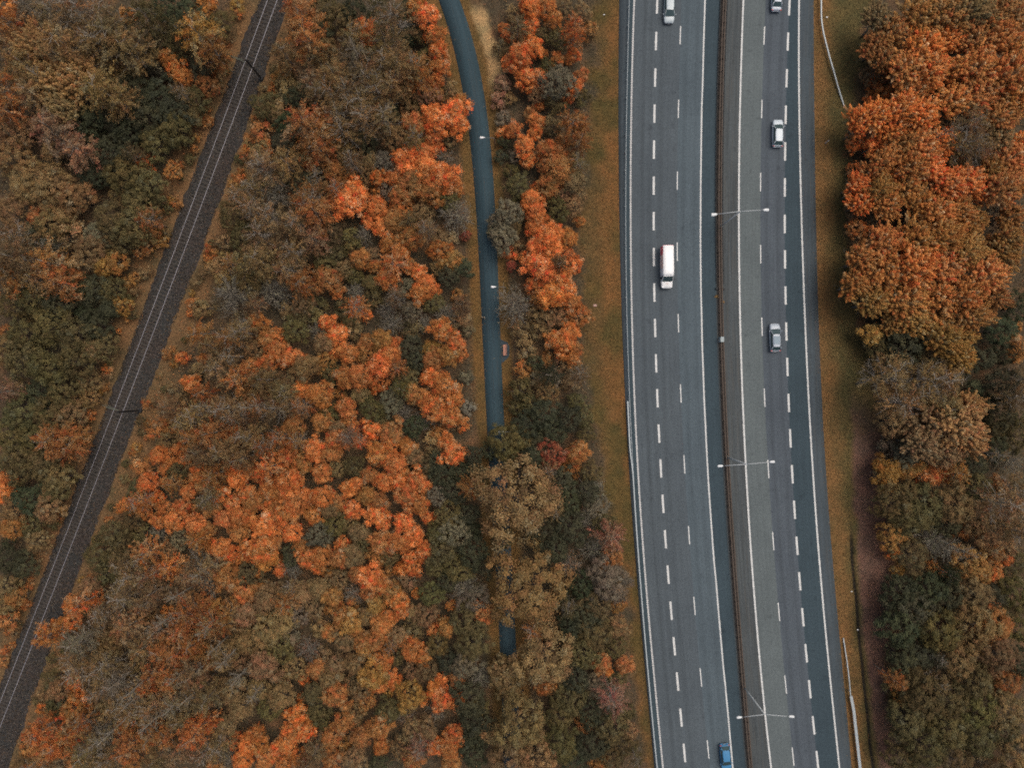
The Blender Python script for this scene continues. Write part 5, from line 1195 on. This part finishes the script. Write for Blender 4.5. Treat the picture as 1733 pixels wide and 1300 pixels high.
LAND = [('the wooden bench', 854, 593), ('the upper footpath lamp', 817, 232), ('the middle footpath lamp', 836, 485), ('the lower footpath lamp', 849, 731),
        ('the upper railway mast', 413, 106), ('the lower railway mast', 196, 698), ('the white van', 1128, 454), ('the blue car', 1227, 1278), ('the glass roofed car', 1310, 570),
        ('the pale hatchback', 1315, 226), ('the buried barrier end', 1430, 190), ('the deep red bush', 932, 770), ('the top left corner', 0, 0), ('the bottom left corner', 0, 1300),
        ('the top right corner', 1733, 0), ('the bottom right corner', 1733, 1300), ('the footpath bare tree', 868, 520), ('the footpath bottom end', 867, 1300),
        ('the footpath top end', 762, 0), ('the railway top end', 463, 0), ('the railway bottom end', 5, 1205), ('the white marker post', 1398, 240),
        ('the ditch scrap', 1453, 1068), ('the round green bush', 1685, 366), ('the biggest domed tree', 860, 842), ('the photo centre', 866, 650),
        ('the left edge midpoint', 0, 650), ('the right edge midpoint', 1733, 650), ('the lowest median lamp', 1296, 1213), ('the trackside bare tree', 390, 500), ('the bottom edge midpoint', 866, 1300), ('the top edge midpoint', 866, 0), ('the rail leaning birch', 84, 1074)]
ORD = 'nearest,second nearest,third nearest,fourth nearest,fifth nearest,sixth nearest,seventh nearest,eighth nearest,ninth nearest,tenth nearest,eleventh nearest,twelfth nearest,thirteenth nearest,fourteenth nearest,fifteenth nearest,sixteenth nearest,seventeenth nearest,eighteenth nearest,nineteenth nearest,twentieth nearest'.split(',')
desc = [CN[t[4]] + ' ' + NAMES[t[3]][1] for t in trees]
labels = [None] * len(trees)
HERO = {(860, 842): 'biggest tan domed tree, hiding the footpath below the lowest path lamp', (932, 770): 'round deep red bush beside the west motorway verge', (1685, 366): 'round grey green bush among the orange trees east of the motorway',
        (868, 520): 'bare silver grey fan shaped tree reaching over the footpath above the bench', (390, 500): 'bare silver grey fan shaped tree closest to the railway', (84, 1074): 'orange birch leaning out over the rails',
        (770, 365): 'bare silver grey twiggy tree beside the left edge of the footpath', (893, 998): 'large tan domed tree hiding the footpath, second down from the red bush'}
left_over = []
for i, t in enumerate(trees):
    for k, v in HERO.items():
        if t[0] == k[0] and t[1] == k[1]: labels[i] = v
for i in range(len(trees)):
    if labels[i]: continue
    same = [j for j in range(len(trees)) if desc[j] == desc[i] and (j == i or labels[j] not in HERO.values())]
    best = None
    for nm, lx, ly in LAND:
        ds = math.hypot(trees[i][0] - lx, trees[i][1] - ly)
        rank = sum(1 for j in same if math.hypot(trees[j][0] - lx, trees[j][1] - ly) < ds)
        sc_ = rank * 60 + ds
        if rank < 20 and (best is None or sc_ < best[0]): best = (sc_, nm, rank)
    if best: labels[i] = '%s, %s of its kind to %s' % (desc[i], ORD[best[2]], best[1])
    else: left_over.append(i)
for i in left_over:                                  # those far from every landmark: placed by the closest labelled tree of another kind
    for ds, j in sorted((math.hypot(trees[i][0] - trees[j][0], trees[i][1] - trees[j][1]), j) for j in range(len(trees)) if desc[j] != desc[i]):
        dx, dy = trees[i][0] - trees[j][0], trees[i][1] - trees[j][1]
        way = ('right' if dx > 0 else 'left') + ' of' if abs(dx) > abs(dy) else ('below' if dy > 0 else 'above')
        lb = '%s just %s the %s in the central wood' % (desc[i], way, desc[j])
        if lb not in labels: labels[i] = lb; break

def clear_base(px, py):
    """move a trunk foot off the rails, the path and the road"""
    for _ in range(40):
        moved = False
        for cl, cr, m in ((c_balL, c_balR, 8), (c_pathL, c_pathR, 9), (c_paveL, c_paveR, 14)):
            a, b = float(cl(py)) - m, float(cr(py)) + m
            if a < px < b: px = a if px - a < b - px else b; moved = True
        if not moved: break
    return px, py

tr_ = np.random.default_rng(5)
for i, (px, py, rp, kind, col) in enumerate(trees):
    lib = LIB[kind]; R0, zc0, cm, tm = lib[int(tr_.integers(len(lib)))]
    hs = tr_.uniform(.9, 1.12)
    s = rp / S / R0; zc = zc0 * s * hs
    for _ in range(3):
        if kind in 'BbMP': zf = min(1.35, max(.7, s ** -.45)) * hs     # slender trees vary less in height than in spread
        elif kind == 'W': zf = min(1.1, max(.75, s ** -.3)) * hs
        else: zf = hs
        zc = zc0 * s * zf; s = rp / S * (H - zc) / H / R0 * 1.16
    c = P(px, py, zc)
    bx, by = G(c.x, c.y)
    nx_, ny_ = clear_base(bx, by)
    b = P(nx_, ny_); gzv = float(ground_z(np.array([nx_]), np.array([ny_]))[0])
    nm = NAMES[kind][0]
    e = empty(nm); e.location = (b.x, b.y, gzv - .03)
    v = Vector((c.x - b.x, c.y - b.y, zc)); q = Vector((0, 0, 1)).rotation_difference(v.normalized())
    e.rotation_mode = 'QUATERNION'
    e.rotation_quaternion = q @ Quaternion((tr_.normal(0, .03), tr_.normal(0, .03), 1), tr_.uniform(0, 6.28)).normalized()
    e.scale = (s, s * tr_.uniform(.92, 1.08), s * zf * v.length / zc)
    tag(e, labels[i], 'shrub' if kind == 's' else 'tree', {'s': 'low shrubs under and between the trees', 'o': 'small leafy saplings', 'N': 'nearly bare trees'}.get(kind, NAMES[kind][1] + 's in the autumn wood'))
    k0 = bpy.data.objects.new('trunk', tm); COL.objects.link(k0); k0.parent = e
    k1 = bpy.data.objects.new('crown', cm); COL.objects.link(k1); k1.parent = e
    base = np.array({'tan': (.272, .156, .070)}.get(col, COLS[col]) if kind == 'W' else {'tan': (.34, .172, .072), 'or1': (.66, .168, .042), 'or2': (.50, .164, .047), 'ru': (.39, .155, .050)}.get(col, COLS[col]) if kind == 'M' else COLS[col]); m = tr_.uniform(.84, 1.16)
    base = base * m * (1 + tr_.normal(0, .05, 3))
    k1.color = (*np.clip(base, .01, .9), 1)

# ------------------------------------------------------------------ undergrowth, litter and grass: masses nobody could count
def scatter(name, n, accept, zf, size, rgbf, label, seed, flat=.5, aspect=.6):
    r = np.random.default_rng(seed)
    px = r.uniform(-160, 1893, n); py = r.uniform(-160, 1460, n)
    m = accept(px, py, r); px, py = px[m], py[m]; n = len(px)
    z = ground_z(px, py) + zf(px, py, r)
    pos = np.stack([(px - CX) / S, -(py - CY) / S, z], -1)
    nrm = unit(r, n) * flat + np.array([0, 0, 1.0])
    me = leaves_mesh(name, pos, nrm, size * r.uniform(.6, 1.4, n), r.normal(.5, .2, n), r.normal(.5, .25, n), aspect, r, rgbf(px, py, r))
    o = link(name, me, None, M['litter']); tag(o, label, kind='stuff'); return o
def in_wood(px, py, r):
    z = zone(px, py)
    w = (z['rail'] > 2 + r.uniform(0, 8, len(px))) & (z['path'] > 17) & ((px < c_forestL(py) + r.normal(0, 5, len(px))) | (px > c_forestR(py) + r.normal(0, 5, len(px))))
    dry = (np.abs(px - np.interp(py, [10, 60, 110, 155], [806, 824, 838, 843])) < 11) & (py < 158) & (py > 12)
    w = w & ~(dry & (r.random(len(px)) < .93))
    return w & (vnoise(px, py, 14, 31) + r.uniform(-.3, .3, len(px)) > .33)
PAL = np.array([(.22, .125, .062), (.15, .100, .056), (.115, .095, .055), (.27, .135, .060), (.18, .13, .075), (.085, .082, .055), (.14, .125, .095)])
def under_rgb(px, py, r):
    k = np.clip((vnoise(px, py, 30, 33) * 5 + r.normal(0, 1.1, len(px))).astype(int), 0, 6)
    z = zone(px, py)['rail']
    c = PAL[k]; near = (z < 50) & (r.random(len(px)) < .75)
    c = np.where(near[:, None], np.array([(.27, .14, .062), (.19, .12, .06), (.34, .16, .066), (.14, .105, .06), (.42, .19, .08)])[r.integers(0, 5, len(px))], c)
    return c
scatter('undergrowth', 430000, in_wood, lambda px, py, r: (.05 + .75 * vnoise(px, py, 18, 34) ** 1.5) * r.uniform(0, 1, len(px)) ** .6, .24, under_rgb, 'low brown and rusty undergrowth covering the wood floor', 41, .9)
def on_verge(px, py, r):
    z = zone(px, py); n = len(px)
    a = (z['motor'] > 1.0) & (px > c_forestL(py) - 6) & (px < c_forestR(py) + 8)
    b = (z['path'] > .4) & (z['path'] < 20)
    return a | b
def verge_rgb(px, py, r):
    c = ground_rgb(px, py) * r.uniform(.55, 1.7, (len(px), 1))
    drift = (vnoise(px, py, 16, 51) * .6 + vnoise(px, py, 5, 52) * .4 + r.uniform(-.2, .2, len(px))) > .68
    return np.where(drift[:, None], np.array([(.30, .14, .055), (.24, .11, .045), (.20, .13, .055)])[r.integers(0, 3, len(px))], c)
scatter('verge_grass', 420000, on_verge, lambda px, py, r: r.uniform(.0, .16, len(px)), .21, verge_rgb, 'short brown and olive grass of the verges', 42, 1.3, .35)
def on_tar(px, py, r):
    z = zone(px, py); n = len(px)
    a = (np.abs(z['motor'] + 1) < np.abs(r.normal(0, 2.6, n))) & (px > 1240)
    b = (np.abs(z['path']) < np.abs(r.normal(0, 2.5, n)))
    c = (z['rail'] < 0) & (z['rail'] > -26) & (r.random(n) < .40 * (1 + z['rail'] / 26) ** 2.2 + .02)
    d = (z['path'] < 0) & (r.random(n) < .014)
    return a | b | c | d
FL = np.array([(.26, .13, .06), (.30, .19, .10), (.17, .09, .045), (.24, .10, .05)])
o = scatter('fallen_leaves', 160000, on_tar, lambda px, py, r: np.where(zone(px, py)['rail'] < 0, .34, .085) + r.uniform(0, .02, len(px)), .15, lambda px, py, r: FL[r.integers(0, 4, len(px))], 'fallen leaves lying along the edges of road, path and track', 43, .35)

def on_ballast(px, py, r): return zone(px, py)['rail'] < -1
ST = np.array([(.055, .052, .050), (.085, .080, .076), (.035, .034, .034), (.12, .112, .104), (.10, .068, .045), (.06, .045, .035)])
def stone_z(px, py, r):
    d = np.abs(px - c_rail(py)) / S * .93
    return .30 * (1 - sstep(d, 1.5, 2.6)) + .06 + r.uniform(-.01, .03, len(px))
scatter('ballast_stones', 1500000, on_ballast, stone_z, .19, lambda px, py, r: ST[r.integers(0, 6, len(px))] * r.uniform(.6, 1.4, (len(px), 1)), 'loose grey and brown ballast stones of the railway bed', 44, .9, .8)

# tufts of dry weed on the median line
for k, (x, y, lb) in enumerate(((1212.3, 502, 'tan tuft of weeds west of the median barrier'), (1223.5, 511, 'small tan tuft of weeds east of the median barrier'))):
    e = empty('weed_tuft', P(x, y, AZ)); tag(e, lb, 'weeds', 'weed tufts on the median')
    r = np.random.default_rng(k); n = 130
    d = unit(r, n) * r.uniform(.02, .36 - .1 * k, (n, 1)); d[:, 2] = np.abs(d[:, 2]) * .7 + .03
    me = leaves_mesh('leaf_clump', d, d + np.array([0, 0, .3]), np.full(n, .14), r.normal(.5, .15, n), r.normal(.5, .15, n), .5, r); me.materials.append(M['leaf'])
    c = link('leaf_clump', me, e); c.color = (.30, .17, .07, 1)
    st = MB()
    for q in range(6): st.tube([(0, 0, -.02), (.15 * math.cos(q), .15 * math.sin(q), .22)], [.012, .005], 4)
    st.build('stem', M['bark_grey'], e)
